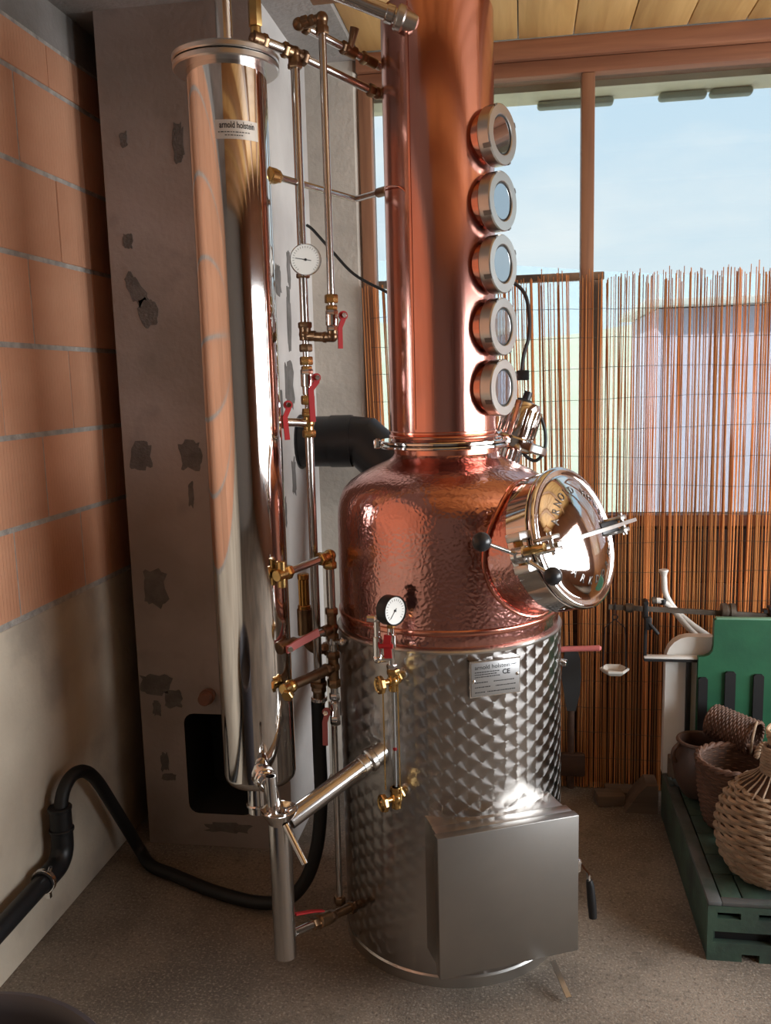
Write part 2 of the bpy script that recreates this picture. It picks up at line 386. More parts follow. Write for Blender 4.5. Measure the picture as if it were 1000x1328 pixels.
def struct(o): o['kind'] = 'structure'; return o
def arc_pts(c, r, a0, a1, n, ux, uy):
    c = Vector(c); ux = Vector(ux); uy = Vector(uy)
    return [c+ux*r*math.cos(a0+(a1-a0)*i/n)+uy*r*math.sin(a0+(a1-a0)*i/n) for i in range(n+1)]
def spline(P, k=8):
    P = [Vector(p) for p in P]; out = []
    for i in range(len(P)-1):
        p0 = P[max(i-1, 0)]; p1 = P[i]; p2 = P[i+1]; p3 = P[min(i+2, len(P)-1)]
        for j in range(k):
            t = j/k
            out.append(0.5*((2*p1)+(p2-p0)*t+(2*p0-5*p1+4*p2-p3)*t*t+(3*p1-p0-3*p2+p3)*t**3))
    out.append(P[-1]); return out
def text_mesh(s, size, ext=0.0004, align='CENTER', bold=0.0):
    cu = bpy.data.curves.new('lettering', 'FONT'); cu.body = s; cu.size = size; cu.extrude = ext; cu.align_x = align
    cu.align_y = 'CENTER'; cu.resolution_u = 3; cu.offset = bold
    o = bpy.data.objects.new('lettering', cu); COL.objects.link(o)
    dg = bpy.context.evaluated_depsgraph_get(); dg.update()
    me = bpy.data.meshes.new_from_object(o.evaluated_get(dg))
    vs = [v.co.copy() for v in me.vertices]; fs = [tuple(p.vertices) for p in me.polygons]
    bpy.data.objects.remove(o); bpy.data.curves.remove(cu); bpy.data.meshes.remove(me)
    return vs, fs
def copy_part(o, parent, loc=None, rot=None, scale=None):
    c = o.copy(); COL.objects.link(c); c.parent = parent
    if loc is not None: c.location = loc
    if rot is not None: c.rotation_euler = rot
    if scale is not None: c.scale = scale
    return c

exec_parts = []
# ================================================================== STRUCTURE
WX = -1.371       # face of the left wall
CX = -0.771       # side face of the chimney
WY = 3.31         # inner face of the window wall
RX = 2.70         # right wall
FY = -2.60        # front wall
def setting():
    fl = MB().box((0.6, 0.4, -0.1), (4.6, 6.4, 0.2)).build('floor', M_floor); struct(fl)
    # left wall: mortar core, concrete base, ring beam, one object per clay block
    wl = MB().box((WX-0.1535, 0.4, 1.75), (0.30, 6.4, 1.65)).build('wall_left', M_mortar); struct(wl)
    MB().box((WX-0.15, 0.4, 0.4655), (0.30, 6.4, 0.931), ch=0.006).build('concrete_base', M_conc, wl)
    MB().box((WX-0.155, 0.4, 2.76), (0.30, 6.4, 0.39), ch=0.004).build('ring_beam', M_ring, wl)
    for k in range(7):
        z0 = 0.947+0.2498*k; hh = 0.236 if k < 6 else 2.562-z0
        off = 2.58 if k % 2 == 0 else 2.394
        j = -12; proto = None
        y = off-0.3735*14
        while y < 3.3:
            y0, y1 = max(y, FY), min(y+0.3735, 3.29)
            if y1-y0 > 0.02:
                full = abs(y1-y0-0.3735) < 1e-4
                if full and proto is not None:
                    c = copy_part(proto, wl, (random.uniform(-0.003, 0.002), (y0+y1)/2, z0+hh/2))
                else:
                    b = MB().box((WX-0.02, 0, 0), (0.04, y1-y0-0.003, hh), ch=0.003)
                    b = b.build('brick', M_brick, wl); b.location = (0, (y0+y1)/2, z0+hh/2)
                    if full: proto = b
            y += 0.3735
    # chimney with a rounded opening low in its front face, shade inside painted black
    x0, x1, y0 = -1.284, CX, 2.72
    hole = []
    hx0, hx1, hz0, hz1, rr = -1.133, -0.905, 0.118, 0.475, 0.035
    for cx, cz, a in ((hx1-rr, hz1-rr, 0), (hx0+rr, hz1-rr, 90), (hx0+rr, hz0+rr, 180), (hx1-rr, hz0+rr, 270)):
        for i in range(5):
            t = math.radians(a+i*22.5); hole.append((cx+rr*math.cos(t), cz+rr*math.sin(t)))
    bm = bmesh.new()
    def loop(pts, y): return [bm.verts.new((x, y, z)) for x, z in pts]
    outer = [(x1, 2.9), (x0, 2.9), (x0, 0), (x1, 0)]
    vo = loop(outer, y0); vh = loop(hole, y0); vi = loop(hole, y0+0.28)
    es = [bm.edges.new((v[i], v[(i+1) % len(v)])) for v in (vo, vh) for i in range(len(v))]
    bmesh.ops.triangle_fill(bm, edges=es, use_beauty=True)
    n = len(vh)
    for i in range(n): bm.faces.new((vh[i], vh[(i+1) % n], vi[(i+1) % n], vi[i]))
    bm.faces.new(vi)
    vb = loop(outer, 3.31)
    for i in range(4): bm.faces.new((vo[i], vo[(i+1) % 4], vb[(i+1) % 4], vb[i]))
    me = bpy.data.meshes.new('chimney'); bmesh.ops.recalc_face_normals(bm, faces=bm.faces[:]); bm.to_mesh(me); bm.free()
    me.materials.append(M_chim); me.materials.append(M_dark)
    me.materials.append(M_side)
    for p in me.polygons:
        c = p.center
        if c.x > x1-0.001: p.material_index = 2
        if c.y > y0+0.02 and hx0-0.01 < c.x < hx1+0.01 and hz0-0.01 < c.z < hz1+0.01: p.material_index = 1  # inner faces coloured near-black for the shade in the opening
    ch = bpy.data.objects.new('chimney', me); COL.objects.link(ch); struct(ch)
    MB().box(((hx0+hx1)/2, y0+0.262, (hz0+hz1)/2), (hx1-hx0-0.004, 0.03, hz1-hz0-0.004)).build('shade_back', M_dark, ch)  # added black panel stands in for the dark depth
    # trowelled repair patches standing slightly proud
    def patch(x, z, w, h, side=False, rot=0.0):
        pts = []; kk = 22
        for i in range(kk):
            a = 2*PI*i/kk; q = 1+random.uniform(-0.24, 0.2)
            c, s = math.cos(a), math.sin(a); e = 0.55
            px = w/2*math.copysign(abs(c)**e, c)*q; pz = h/2*math.copysign(abs(s)**e, s)*q
            pts.append((px*math.cos(rot)-pz*math.sin(rot), px*math.sin(rot)+pz*math.cos(rot)))
        if side: fr = FR((CX, x, z), (1, 0, 0), (0, 1, 0))
        else: fr = FR((x, y0, z), (0, -1, 0), (1, 0, 0))
        MB().prism(pts, 0.0025, fr, -0.001).build('mortar_patch', M_patch, ch, smooth=0)
    for a in ((-1.212, 2.325, .028, .045), (-1.222, 2.02, .035, .05), (-1.205, 1.872, .05, .10, False, .5), (-1.165, 1.80, .06, .09, False, .3),
              (-1.225, 1.345, .075, .085), (-1.055, 1.345, .075, .09), (-1.205, .905, .085, .12), (-1.225, .575, .11, .075), (-1.165, .525, .06, .06),
              (-1.225, .49, .03, .05), (-1.21, .30, .03, .07), (-1.0, .07, .16, .035), (-1.20, .245, .05, .03), (-1.035, 2.30, .035, .12), (-1.06, 1.22, .02, .08)):
        patch(*a)
    for a in ((2.83, 1.90, .07, .10), (2.95, 1.78, .05, .20), (2.92, 1.56, .11, .16), (2.80, 1.50, .05, .09), (2.93, 1.25, .05, .12), (2.79, 1.15, .05, .10), (2.97, 1.95, .04, .12)):
        patch(*a, True)
    # small concrete rods of the pier
    # pier between chimney and window
    bm2 = MB().prism([(CX+0.0, WY), (-0.595, WY), (-0.577, WY+0.02), (-0.577, WY+0.25), (-1.6, WY+0.25), (-1.6, WY)], 2.95).build('wall_back', mat('concrete_pier', (0.56, 0.50, 0.43), 0.92, 0, (0.36, 0.32, 0.275), 3, bump=0.35, bscale=45, detail=9))
    struct(bm2)
    # concrete slab over chimney and wooden ceiling
    sl = MB().box((-1.085, 0.4, 2.82), (1.03, 6.4, 0.24)).build('ceiling', M_ring); struct(sl)
    x = -0.570; proto = None
    while x < RX:
        w = 0.187
        if proto is None:
            proto = MB().box((0, 0, 0.0125), (w-0.004, WY-0.02-FY, 0.025), ch=0.002).build('ceiling_board', M_ceil, sl)
            c = proto
        else: c = copy_part(proto, sl)
        c.location = (x+w/2, (WY-0.02+FY)/2, 2.7175+random.uniform(0, 0.002)); x += w
    MB().box((1.1, 0.4, 2.80), (3.5, 6.4, 0.06)).build('roof_deck', M_sill, sl)
    for k, yy in enumerate((2.50, 1.70, 0.90, 0.10, -0.70, -1.50)):
        MB().box((1.06, yy, 2.655), (3.25, 0.11, 0.13), ch=0.004).build('rafter', M_rafter, sl)
    # window wall
    fw = MB().box((1.08, WY+0.05, 2.685), (3.32, 0.14, 0.062), ch=0.003).build('trim_1', M_beam); struct(fw)
    f2 = MB().box((1.08, WY+0.055, 2.627), (3.32, 0.10, 0.050), ch=0.003).build('trim_2', M_beam); struct(f2)
    win = MB()
    w1 = None
    posts = [-0.556, 0.231, 0.99, 1.75, 2.60]
    for i in range(4):
        a, b = posts[i]+0.0225, posts[i+1]-0.0225
        wn = MB().box(((a+b)/2, WY+0.048, 1.035), (b-a, 0.09, 0.04), ch=0.003).build('window_%d' % (i+1), M_beam); struct(wn)
        MB().box(((a+b)/2, WY+0.055, 1.83), (b-a, 0.006, 1.55)).build('pane', M_pan, wn)
        MB().box((posts[i], WY+0.045, 1.30), (0.0445, 0.085, 2.60), ch=0.003).build('post', M_post, wn)
        # board cladding below the sill
        for kz in range(5):
            MB().box(((a+b)/2, WY+0.045, 0.10+0.2*kz), (b-a, 0.03, 0.197), ch=0.002).build('board', M_sill, wn)
        MB().box(((a+b)/2, WY+0.075, 0.505), (b-a, 0.01, 1.01)).build('backing', M_sill, wn)
    MB().box((posts[4], WY+0.045, 1.30), (0.0445, 0.085, 2.60), ch=0.003).build('post', M_post, wn)
    # right wall with the open gate
    wr = MB()
    wr.box((RX+0.1, 3.23, 1.4), (0.2, 0.46, 2.8)); wr.box((RX+0.1, -1.30, 1.4), (0.2, 2.9, 2.8)); wr.box((RX+0.1, 1.575, 2.4), (0.2, 2.85, 0.8)); wr.box((RX+0.1, 1.575, 0.375), (0.2, 2.85, 0.75))
    struct(wr.build('wall_right', M_post))
    struct(MB().box((0.6, FY-0.1, 1.4), (4.6, 0.2, 2.8)).build('wall_front', M_white))
setting()

def outside():
    g = MB().box((0, 80, -0.55), (400, 152, 0.1)).build('ground', M_grass); struct(g)
    def ridge(name, y, amp, base, m, seed, th):
        random.seed(seed); ph = [random.uniform(0, 6) for _ in range(6)]
        xs = np.linspace(-y*1.3, y*1.3, 90); vs = []; fs = []
        for x in xs:
            h = base+amp*sum(math.sin(x/y*(3+2.3*k)+ph[k])/(k+1.2) for k in range(6))
            vs += [(x, y-th, -0.6), (x, y, max(h, 0.5)), (x, y+th, -0.6)]
        for i in range(len(xs)-1):
            a = i*3; fs += [(a, a+3, a+4, a+1), (a+1, a+4, a+5, a+2)]
        struct(MB().add(vs, fs).build(name, m, smooth=60))
    ridge('mountain', 150, 3, 17, M_mount, 3, 60)
    ridge('meadow_hill', 70, 1.5, 7.0, M_grass, 5, 40)
    random.seed(11)
    b = MB(); bld = thing('pale_shed', (3.4, 7.0, -0.5), 'pale lavender shed wall glowing beyond the reed screen', 'shed')
    MB().box((3.4, 7.0, 0.75), (5.0, 1.4, 2.5), ch=0.01).build('wall', M_lav, bld)
    MB().box((3.4, 7.0, 2.03), (5.2, 1.7, 0.05), ch=0.008).build('roof', M_dial, bld)
    MB().box((2.4, 6.29, 0.8), (0.9, 0.03, 1.8), ch=0.005).build('door', mat('shed_door', (0.58, 0.55, 0.74), 0.7), bld)
    ev = MB().box((1.08, WY+0.20, 2.60), (3.5, 0.16, 0.03)).build('trim_3', M_eave); struct(ev)
    for x0, x1 in ((0.06, 0.34), (0.50, 0.67), (0.68, 0.83), (0.95, 1.3)):
        MB().box(((x0+x1)/2, WY+0.255, 2.572), (x1-x0, 0.05, 0.028), ch=0.012).build('eave_block', mat('eave_tile', (0.42, 0.44, 0.38), 0.8), ev)
    fr = thing('garden_rail', (-0.2, 4.3, -0.5), 'brown wooden garden rail crossing behind the reed tops', 'fence')
    MB().box((-0.3, 4.3, 2.02), (1.35, 0.05, 0.035), ch=0.004).build('rail', M_post, fr)
    for x in (-0.9, 0.33): MB().box((x, 4.3, 0.75), (0.06, 0.06, 2.5), ch=0.004).build('post', M_post, fr)
outside()

# ================================================================== REED SCREEN
def reeds():
    rt = thing('reed_screen', (0.25, WY-0.022, 0), 'brown reed cane screen tied with wire, hung along the window wall', 'screen')
    protos = []
    for k in range(10):
        r = random.uniform(0.0014, 0.0025); pts = []
        for i in range(4):
            t = i/3; pts.append((random.uniform(-.003, .003), random.uniform(-.002, .002), t))
        mb = MB(); mb.tube(pts, [r, r*1.0, r*0.95, r*0.75], 5)
        o = mb.build('reed', M_reed, None, fix=False)
        for v in o.data.vertices: pass
        COL.objects.unlink(o); protos.append(o)
    x = -0.545; n = 0
    while x < 1.04 and n < 296:
        p = random.choice(protos); c = p.copy() if n else protos[0]
        COL.objects.link(c); c.parent = rt
        top = 1.905+random.gauss(0, 0.014)
        lean = 0.0
        if x > 0.2: lean = random.gauss(0.0, 0.004)
        else: lean = -0.018+random.gauss(0, 0.004)
        c.location = (x-0.25, random.uniform(-0.004, 0.006), 0.004)
        c.scale = (1, 1, top); c.rotation_euler = (0, lean, random.uniform(0, 6))
        c.rotation_euler = (random.gauss(0, .002), lean, 0)
        n += 1; x += 0.0053*random.uniform(0.75, 1.25)
    # the same cane continued beyond the counted reeds
    mb = MB(); xx = x+0.005
    while xx < 2.55:
        r = random.uniform(0.0014, 0.0025); l = random.gauss(0, 0.004)*1.9
        mb.tube([(xx, WY-0.022, 0.004), (xx+l+random.uniform(-.003, .003), WY-0.021, 0.95), (xx+l, WY-0.022, 1.905+random.gauss(0, .014))], [r, r, r*0.75], 5)
        xx += 0.0053*random.uniform(0.75, 1.25)
    ff = mb.build('reed_run', M_reed, rt, fix=False); ff['kind'] = 'stuff'
    # wires
    for k in range(17):
        z = 0.12+k*0.105; pts = []
        for i in range(41):
            xx = -0.55+1.6*i/40; pts.append((xx, WY-0.030+0.002*math.sin(i*2.1+k), z+0.006*math.sin(xx*5+k*1.3)+random.uniform(-.0015, .0015)))
        MB().tube(pts, 0.0008, 4).build('binding_wire', M_wire, rt)
reeds()

# ================================================================== POT STILL
BX, BY = -0.205, 2.405
def local_text(s, size, fr, ext=0.0004, align='CENTER', bold=0.0):
    vs, fs = text_mesh(s, size, ext, align, bold); return MB().add(vs, fs, fr)

def swirl_jacket(parent, r, z0, z1):
    circ = 2*PI*r; nu, nv = 760, 360
    us = np.arange(nu+1)/nu*circ; vz = z0+np.arange(nv+1)/nv*(z1-z0)
    th = np.linspace(0, 2*PI, nu, endpoint=False)+PI/2      # seam at the back
    V = np.zeros((nv+1, nu, 3)); V[..., 0] = r*np.cos(th)[None]; V[..., 1] = r*np.sin(th)[None]; V[..., 2] = vz[:, None]
    idx = lambda j, i: j*nu+(i % nu)
    J, I = np.meshgrid(np.arange(nv), np.arange(nu), indexing='ij')
    F = np.stack([idx(J, I), idx(J, I+1), idx(J+1, I+1), idx(J+1, I)], -1).reshape(-1, 4)
    cu = (I.reshape(-1)+0.5)/nu*circ; cv = z0+(J.reshape(-1)+0.5)/nv*(z1-z0)
    b = circ/58; a = 0.044; R = 0.0315
    own = np.zeros((len(cu), 3)); i0 = np.floor(cu/b).astype(int)
    for di in (-1, 0, 1):
        i = i0+di; x = i*b; sh = np.where(i % 2 == 0, 0.0, a/2)
        j0 = np.floor((cv-sh)/a).astype(int)
        for dj in (1, 0, -1):
            y = (j0+dj)*a+sh; ok = (cu-x)**2+(cv-y)**2 < R*R
            own[ok, 0] = x[ok]; own[ok, 1] = y[ok]
    me = bpy.data.meshes.new('jacket')
    me.vertices.add(V.size//3); me.vertices.foreach_set('co', V.reshape(-1))
    me.loops.add(F.size); me.polygons.add(len(F))
    me.loops.foreach_set('vertex_index', F.reshape(-1)); me.polygons.foreach_set('loop_start', np.arange(0, F.size, 4))
    me.update(calc_edges=True)
    at = me.attributes.new('swirl', 'FLOAT_VECTOR', 'FACE'); at.data.foreach_set('vector', own.reshape(-1))
    uvl = me.uv_layers.new(name='uv')
    U = np.stack([I, I+1, I+1, I], -1).reshape(-1)/nu*circ; W = np.stack([vz[J], vz[J], vz[J+1], vz[J+1]], -1).reshape(-1)
    uvl.data.foreach_set('uv', np.stack([U, W], -1).reshape(-1).astype(np.float32))
    me.shade_smooth(); me.materials.append(swirl_mat())
    o = bpy.data.objects.new('jacket', me); COL.objects.link(o); o.parent = parent; ROOT[o.name] = ROOT[parent.name]
    return o

def body_simple(segs, name, m, root):
    mb = MB()
    for a, b, r in segs: mb.cyl(a, b, r, 18, ch=0.003)
    return mb.build(name, m, root)
def pot_still():
    st = thing('pot_still', (BX, BY, 0), 'copper pot still with steel jacket, hammered dome and round steel manhole', 'still')
    ax = FR((BX, BY, 0))
    MB().lathe([(0.29, 0.0), (0.312, 0.0), (0.312, 0.028), (0.306, 0.034), (0.28, 0.034)], ax, 72).build('base_plinth', M_steelb, st)
    swirl_jacket(st, 0.309, 0.034, 0.900)
    MB().lathe([(0.300, 0.895), (0.311, 0.897), (0.312, 0.902), (0.309, 0.906), (0.285, 0.909)], ax, 72, False, False).build('jacket_rim', M_steelb, st)
    # hammered dome
    prof = [(0.290, 0.905), (0.298, 0.907), (0.3015, 0.914), (0.301, 0.93), (0.301, 1.0), (0.301, 1.10), (0.300, 1.19), (0.298, 1.225),
            (0.292, 1.255), (0.281, 1.279), (0.262, 1.299), (0.235, 1.317), (0.205, 1.332), (0.178, 1.344), (0.157, 1.353), (0.147, 1.361), (0.1435, 1.372)]
    d = MB().lathe(prof, ax, 96, False, False).build('dome', M_ham, st, smooth=80)
    MB().lathe([(0.300, 0.938), (0.3045, 0.942), (0.3055, 0.947), (0.3045, 0.952), (0.300, 0.956)], ax, 96, False, False).build('seam_bead', M_copd, st)
    MB().lathe([(0.1425, 1.362), (0.1435, 1.385), (0.146, 1.388)], ax, 64, False, False).build('neck', M_copd, st)
    # ---- manhole
    P = Vector((0.121, 2.190, 1.173)); n = Vector((0.796, -0.524, 0.302)).normalized()
    ev = (Vector((0, 0, 1))-n*n.z).normalized(); eu = ev.cross(n)
    fr = FR(P, n, eu)
    L = lambda u, v, h: P+eu*u+ev*v+n*h
    MB().lathe([(0.176, -0.300), (0.171, -0.26), (0.168, -0.22), (0.1665, -0.16), (0.1665, -0.068)], fr, 64, False, False).build('manhole_neck', M_ham, st, smooth=80)
    # weld bead where the neck meets the dome
    pts = []
    for i in range(72):
        a = 2*PI*i/72; e = eu*math.cos(a)*0.171+ev*math.sin(a)*0.171
        lo, hi = -0.45, 0.0
        for _ in range(40):
            md = (lo+hi)/2; q = P+e+n*md; rr = math.hypot(q.x-BX, q.y-BY)
            prr = 0.301 if q.z < 1.2 else np.interp(q.z, [p[1] for p in prof], [p[0] for p in prof])
            if rr < prr: lo = md
            else: hi = md
        pts.append(P+e*1.01+n*hi)
    MB().tube(pts, 0.0045, 8, True).build('weld_bead', M_copd, st)
    MB().lathe([(0.160, -0.072), (0.172, -0.072), (0.1745, -0.069), (0.1745, -0.012), (0.172, -0.010), (0.160, -0.010)], fr, 72, False, False).build('manhole_collar', M_steel, st)
    MB().ring(fr @ Matrix.Translation((0, 0, -0.010)), 0.1725, 0.15, 0.005, 64).build('gasket', M_rubber, st)
    lid = MB().lathe([(0.160, -0.005), (0.1745, -0.005), (0.178, -0.001), (0.178, 0.006), (0.1745, 0.011), (0.167, 0.013), (0.160, 0.009), (0.150, 0.010),
              (0.135, 0.020), (0.115, 0.030), (0.09, 0.038), (0.06, 0.044), (0.03, 0.047), (0.0005, 0.048)], fr, 96, True, False).build('manhole_lid', mat('steel_lid', (0.76, 0.74, 0.72), 0.06, 1.0, bump=0.05, bscale=14), st, smooth=60)
    lt = MB()
    def dome_h(r): return np.interp(r, [0, .03, .06, .09, .115, .135, .150], [.048, .047, .044, .038, .030, .020, .010])
    def letters(word, a0, step, inward, R=0.113):
        for i, chx in enumerate(word):
            if chx == ' ': continue
            vs, fs = text_mesh(chx, 0.026, 0.0008, bold=0.0003); a = math.radians(a0+step*i); out = []
            for v in vs:
                rad = R+(v.y if inward else -v.y); aa = a-(v.x if inward else -v.x)/R
                out.append((rad*math.cos(aa), rad*math.sin(aa), float(dome_h(rad))+0.0006+v.z))
            lt.add(out, fs, fr)
    letters('ARNOLD HOLSTEIN', 155, -13.2, True); letters('MARKDORF', 208, 17, False)
    lt.build('embossed_letters', mat('steel_letters', (0.25, 0.24, 0.23), 0.3, 1.0), lid, smooth=0)
    # clamp bar, pivots, handle
    MB().bar([L(-0.165, -0.004, 0.052), L(-0.12, -0.003, 0.057), L(0.10, 0.0, 0.058), L(0.235, 0.002, 0.046)], 0.009, 0.020, ev).build('clamp_bar', M_steelb, st)
    cl = MB()
    for v in (-0.013, 0.016): cl.box((-0.165, v, 0.035), (0.035, 0.010, 0.055), fr, 0.003)
    cl.cyl(L(-0.165, -0.025, 0.045), L(-0.165, 0.028, 0.045), 0.006, 12)
    cl.build('clamp_fork', M_steelb, st)
    hg = MB()
    for v in (-0.016, 0.016): hg.box((0.172, v, 0.020), (0.03, 0.012, 0.075), fr, 0.003)
    hg.cyl(L(0.18, -0.028, 0.044), L(0.18, 0.028, 0.044), 0.006, 12)
    hg.build('hinge', M_steelb, st)
    MB().box((0.118, 0.001, 0.036), (0.085, 0.030, 0.014), fr, 0.003).build('bar_pad', M_black, st)['label'] = 'black pad under the clamp bar'
    br = MB()
    br.box((-0.192, 0.036, -0.022), (0.042, 0.020, 0.042), fr, 0.003)
    br.build('bracket', M_steelb, st)
    MB().box((-0.192, -0.040, -0.022), (0.042, 0.020, 0.042), fr, 0.003).build('bracket', M_steelb, st)
    nt = MB(); nt.cyl(L(-0.195, -0.002, -0.05), L(-0.188, -0.002, 0.04), 0.010, 16); nt.hex(L(-0.2, 0.03, -0.02), L(-0.2, -0.034, -0.02), 0.011)
    nt.build('brass_swivel', M_brass, st)['label'] = 'brass swivel bolt between the steel clamp jaws'
    hub = L(-0.216, -0.006, -0.015); b1 = L(-0.352, 0.045, -0.005); b2 = L(-0.195, -0.070, 0.045)
    hd = MB(); hd.cyl(hub-n*0.014, hub+n*0.024, 0.020, 24, ch=0.003); hd.cyl(hub, b1, 0.005, 12); hd.cyl(hub, b2, 0.005, 12)
    hd.cyl(hub+Vector((0.0, -0.02, 0)), hub+Vector((0, -0.012, 0)), 0.012, 20)
    h = hd.build('clamp_handle', M_chrome, st)
    for b in (b1, b2): MB().sphere(b, 0.0215, 24, 16).build('ball_knob', M_ball, h)['label'] = 'black ball knob'
    # ---- firebox
    c0 = Vector((-0.2035, 1.978, 0.105)); c1 = Vector((0.1385, 2.1345, 0.105))
    ex = (c1-c0).normalized(); en = Vector((ex.y, -ex.x, 0)); W = (c1-c0).length; H = 0.371
    F = Matrix((ex, Vector((0, 0, 1)), -en)).transposed().to_4x4()   # local: x across, y up, z inward
    F = Matrix((ex, -en, Vector((0, 0, 1)))).transposed().to_4x4(); F.translation = c0   # x across, y inward, z up
    fb = MB().box((W/2, 0.145, H/2-0.002), (W-0.02, 0.235, H-0.004), F, 0.003).build('firebox', M_steelb, st)
    top = MB().box((W/2, 0.043, H-0.005), (W-0.010, 0.036, 0.010), F, 0.002).build('firebox_lip', M_steelb, st)
    dr = MB().box((W/2, 0.014, H/2), (W, 0.028, H), F, 0.0025).build('door', M_door, fb)
    la = MB()
    q = lambda x, y, z: F @ Vector((x, y, z))
    la.box((W+0.006, 0.02, 0.225), (0.012, 0.020, 0.035), F, 0.002); la.bar([q(W+0.010, 0.02, 0.238), q(W+0.022, 0.015, 0.215), q(W+0.030, 0.008, 0.205), q(W+0.034, 0.005, 0.165)], 0.012, 0.005, -en)
    la.build('door_latch', M_chrome, fb)
    MB().tube([q(W+0.033, 0.006, 0.185), q(W+0.035, 0.004, 0.170), q(W+0.038, 0.0, 0.120), q(W+0.040, -0.002, 0.085)], [0.008, 0.0105, 0.0115, 0.0105], 14).build('latch_grip', M_black, fb)['label'] = 'black plastic latch grip'
    MB().bar([(0.075, 2.16, 0.052), (0.112, 2.075, 0.014)], 0.014, 0.004, (1, 0.3, 0)).build('ash_lever', M_steelb, st)
    # ---- name plate on a bent holder
    pc = Vector((-0.073, 2.126, 0.837)); px = Vector((0.116, 0.054, 0)).normalized(); pn = Vector((px.y, -px.x, 0))
    PF = Matrix((px, Vector((0, 0, 1)), pn)).transposed().to_4x4(); PF.translation = pc+pn*0.018
    ho = MB(); ho.box((0, 0, -0.006), (0.134, 0.092, 0.002), PF); ho.box((-0.066, 0, -0.014), (0.002, 0.092, 0.016), PF); ho.box((0.066, 0, -0.014), (0.002, 0.092, 0.016), PF)
    ho.box((0, 0.045, -0.014), (0.134, 0.002, 0.016), PF)
    pl = ho.build('plate_holder', M_steel, st)
    MB().box((0, 0, -0.0035), (0.128, 0.086, 0.003), PF, 0.0006).build('name_plate', M_plate, pl)
    T = MB()
    def put(s, x, y, size, al='LEFT', bold=0.0):
        vs, fs = text_mesh(s, size, 0.0002, al, bold); T.add(vs, fs, PF @ Matrix.Translation((x, y, -0.0018)))
    put('arnold holstein', -0.055, 0.030, 0.0155); put('GmbH', 0.040, 0.031, 0.006); put('CE', 0.018, 0.013, 0.017, bold=0.0004)
    rr = random.Random(5)
    for y, x0, x1 in ((0.018, -0.055, 0.010), (0.012, -0.055, 0.002), (0.006, -0.055, 0.010), (-0.008, -0.055, -0.02), (-0.008, -0.005, 0.05), (-0.020, -0.055, -0.015), (-0.020, 0.0, 0.052), (-0.033, -0.055, -0.03), (-0.033, -0.022, 0.052)):
        x = x0
        while x < x1:
            w = rr.uniform(0.002, 0.006); T.box((x+w/2, y, -0.0018), (w, 0.0022, 0.0004), PF); x += w+0.0012
    T.build('plate_lettering', M_ink, pl, smooth=0)
    sc = MB()
    for x, y in ((-0.058, -0.004), (0.058, 0.004)): sc.sphere((0, 0, 0), 0.004, 12, 8) if False else sc.lathe([(0.0042, 0), (0.0042, 0.001), (0.002, 0.0025)], PF @ Matrix.Translation((x, y, -0.002)), 12)
    sc.build('screw', M_chrome, pl)
    # ---- level gauge
    gx, gy = -0.3125, 2.055
    rad = Vector((BX-gx, BY-gy, 0)).normalized()     # towards the jacket
    lg = MB().cyl((gx, gy, 0.535), (gx, gy, 0.835), 0.0065, 16).build('level_gauge', M_tube, st)
    MB().cyl((gx+0.0, gy, 0.545), (gx, gy, 0.83), 0.0030, 10).build('gauge_bore', mat('water_column', (0.35, 0.33, 0.32), 0.1), lg)
    MB().sphere((gx, gy-0.001, 0.667), 0.0058, 12, 8, (1, 1, 0.8)).build('float', M_red, lg)['label'] = 'red float in the gauge tube'
    side = Vector((-0.80, -0.60, 0)).normalized()
    for z in (0.842, 0.538):
        b = MB(); b.cyl((gx, gy, z-0.026), (gx, gy, z+0.030), 0.0125, 18, ch=0.002); b.hex((gx, gy, z+0.014), (gx, gy, z+0.030), 0.0155); b.sphere((gx, gy, z), 0.0165, 16, 10)
        b.cyl(Vector((gx, gy, z)), Vector((gx, gy, z))+rad*0.055, 0.009, 16); b.hex(Vector((gx, gy, z))+rad*0.018, Vector((gx, gy, z))+rad*0.032, 0.015)
        b.cyl(Vector((gx, gy, z)), Vector((gx, gy, z))+side*0.034, 0.0075, 14)
        vv = b.build('gauge_valve', M_brass, st)
        hw = MB(); c = Vector((gx, gy, z-0.004))+side*0.034
        f2 = FR(c, side); hw.lathe([(0.010, -0.002), (0.022, -0.003), (0.0235, 0.0), (0.0235, 0.006), (0.021, 0.009), (0.016, 0.007), (0.008, 0.009), (0.006, 0.012)], f2, 8)
        hw.build('handwheel', M_brass, vv, smooth=20)
        MB().cyl(Vector((gx, gy, z))+rad*0.05, Vector((gx, gy, z))+rad*0.075, 0.0135, 18, ch=0.002).build('boss', M_steelb, vv)
    for dx, dy, za, zb in ((-0.024, -0.014, 0.566, 0.825), (0.012, -0.010, 0.522, 0.862)):
        MB().cyl((gx+dx, gy+dy, za), (gx+dx, gy+dy, zb), 0.0018, 8).build('guard_rod', M_brass, lg)
    # ---- pressure gauge, valve and safety elbow above the level gauge
    b = MB(); b.cyl((gx-0.003, gy, 0.870), (gx-0.003, gy, 0.975), 0.009, 16); b.hex((gx-0.003, gy, 0.872), (gx-0.003, gy, 0.884), 0.013); b.cyl((gx-0.003, gy, 0.925), (gx-0.003, gy, 0.96), 0.0125, 16, ch=0.002)
    b.cyl((gx-0.003, gy, 0.900), (gx-0.038, gy-0.004, 0.897), 0.009, 16); b.sphere((gx-0.036, gy-0.004, 0.899), 0.0125, 16, 10)
    b.cyl((gx-0.036, gy-0.004, 0.890), (gx-0.036, gy-0.004, 1.00), 0.0085, 16); b.cyl((gx-0.036, gy-0.004, 0.905), (gx-0.036, gy-0.004, 0.955), 0.0115, 16, ch=0.002)
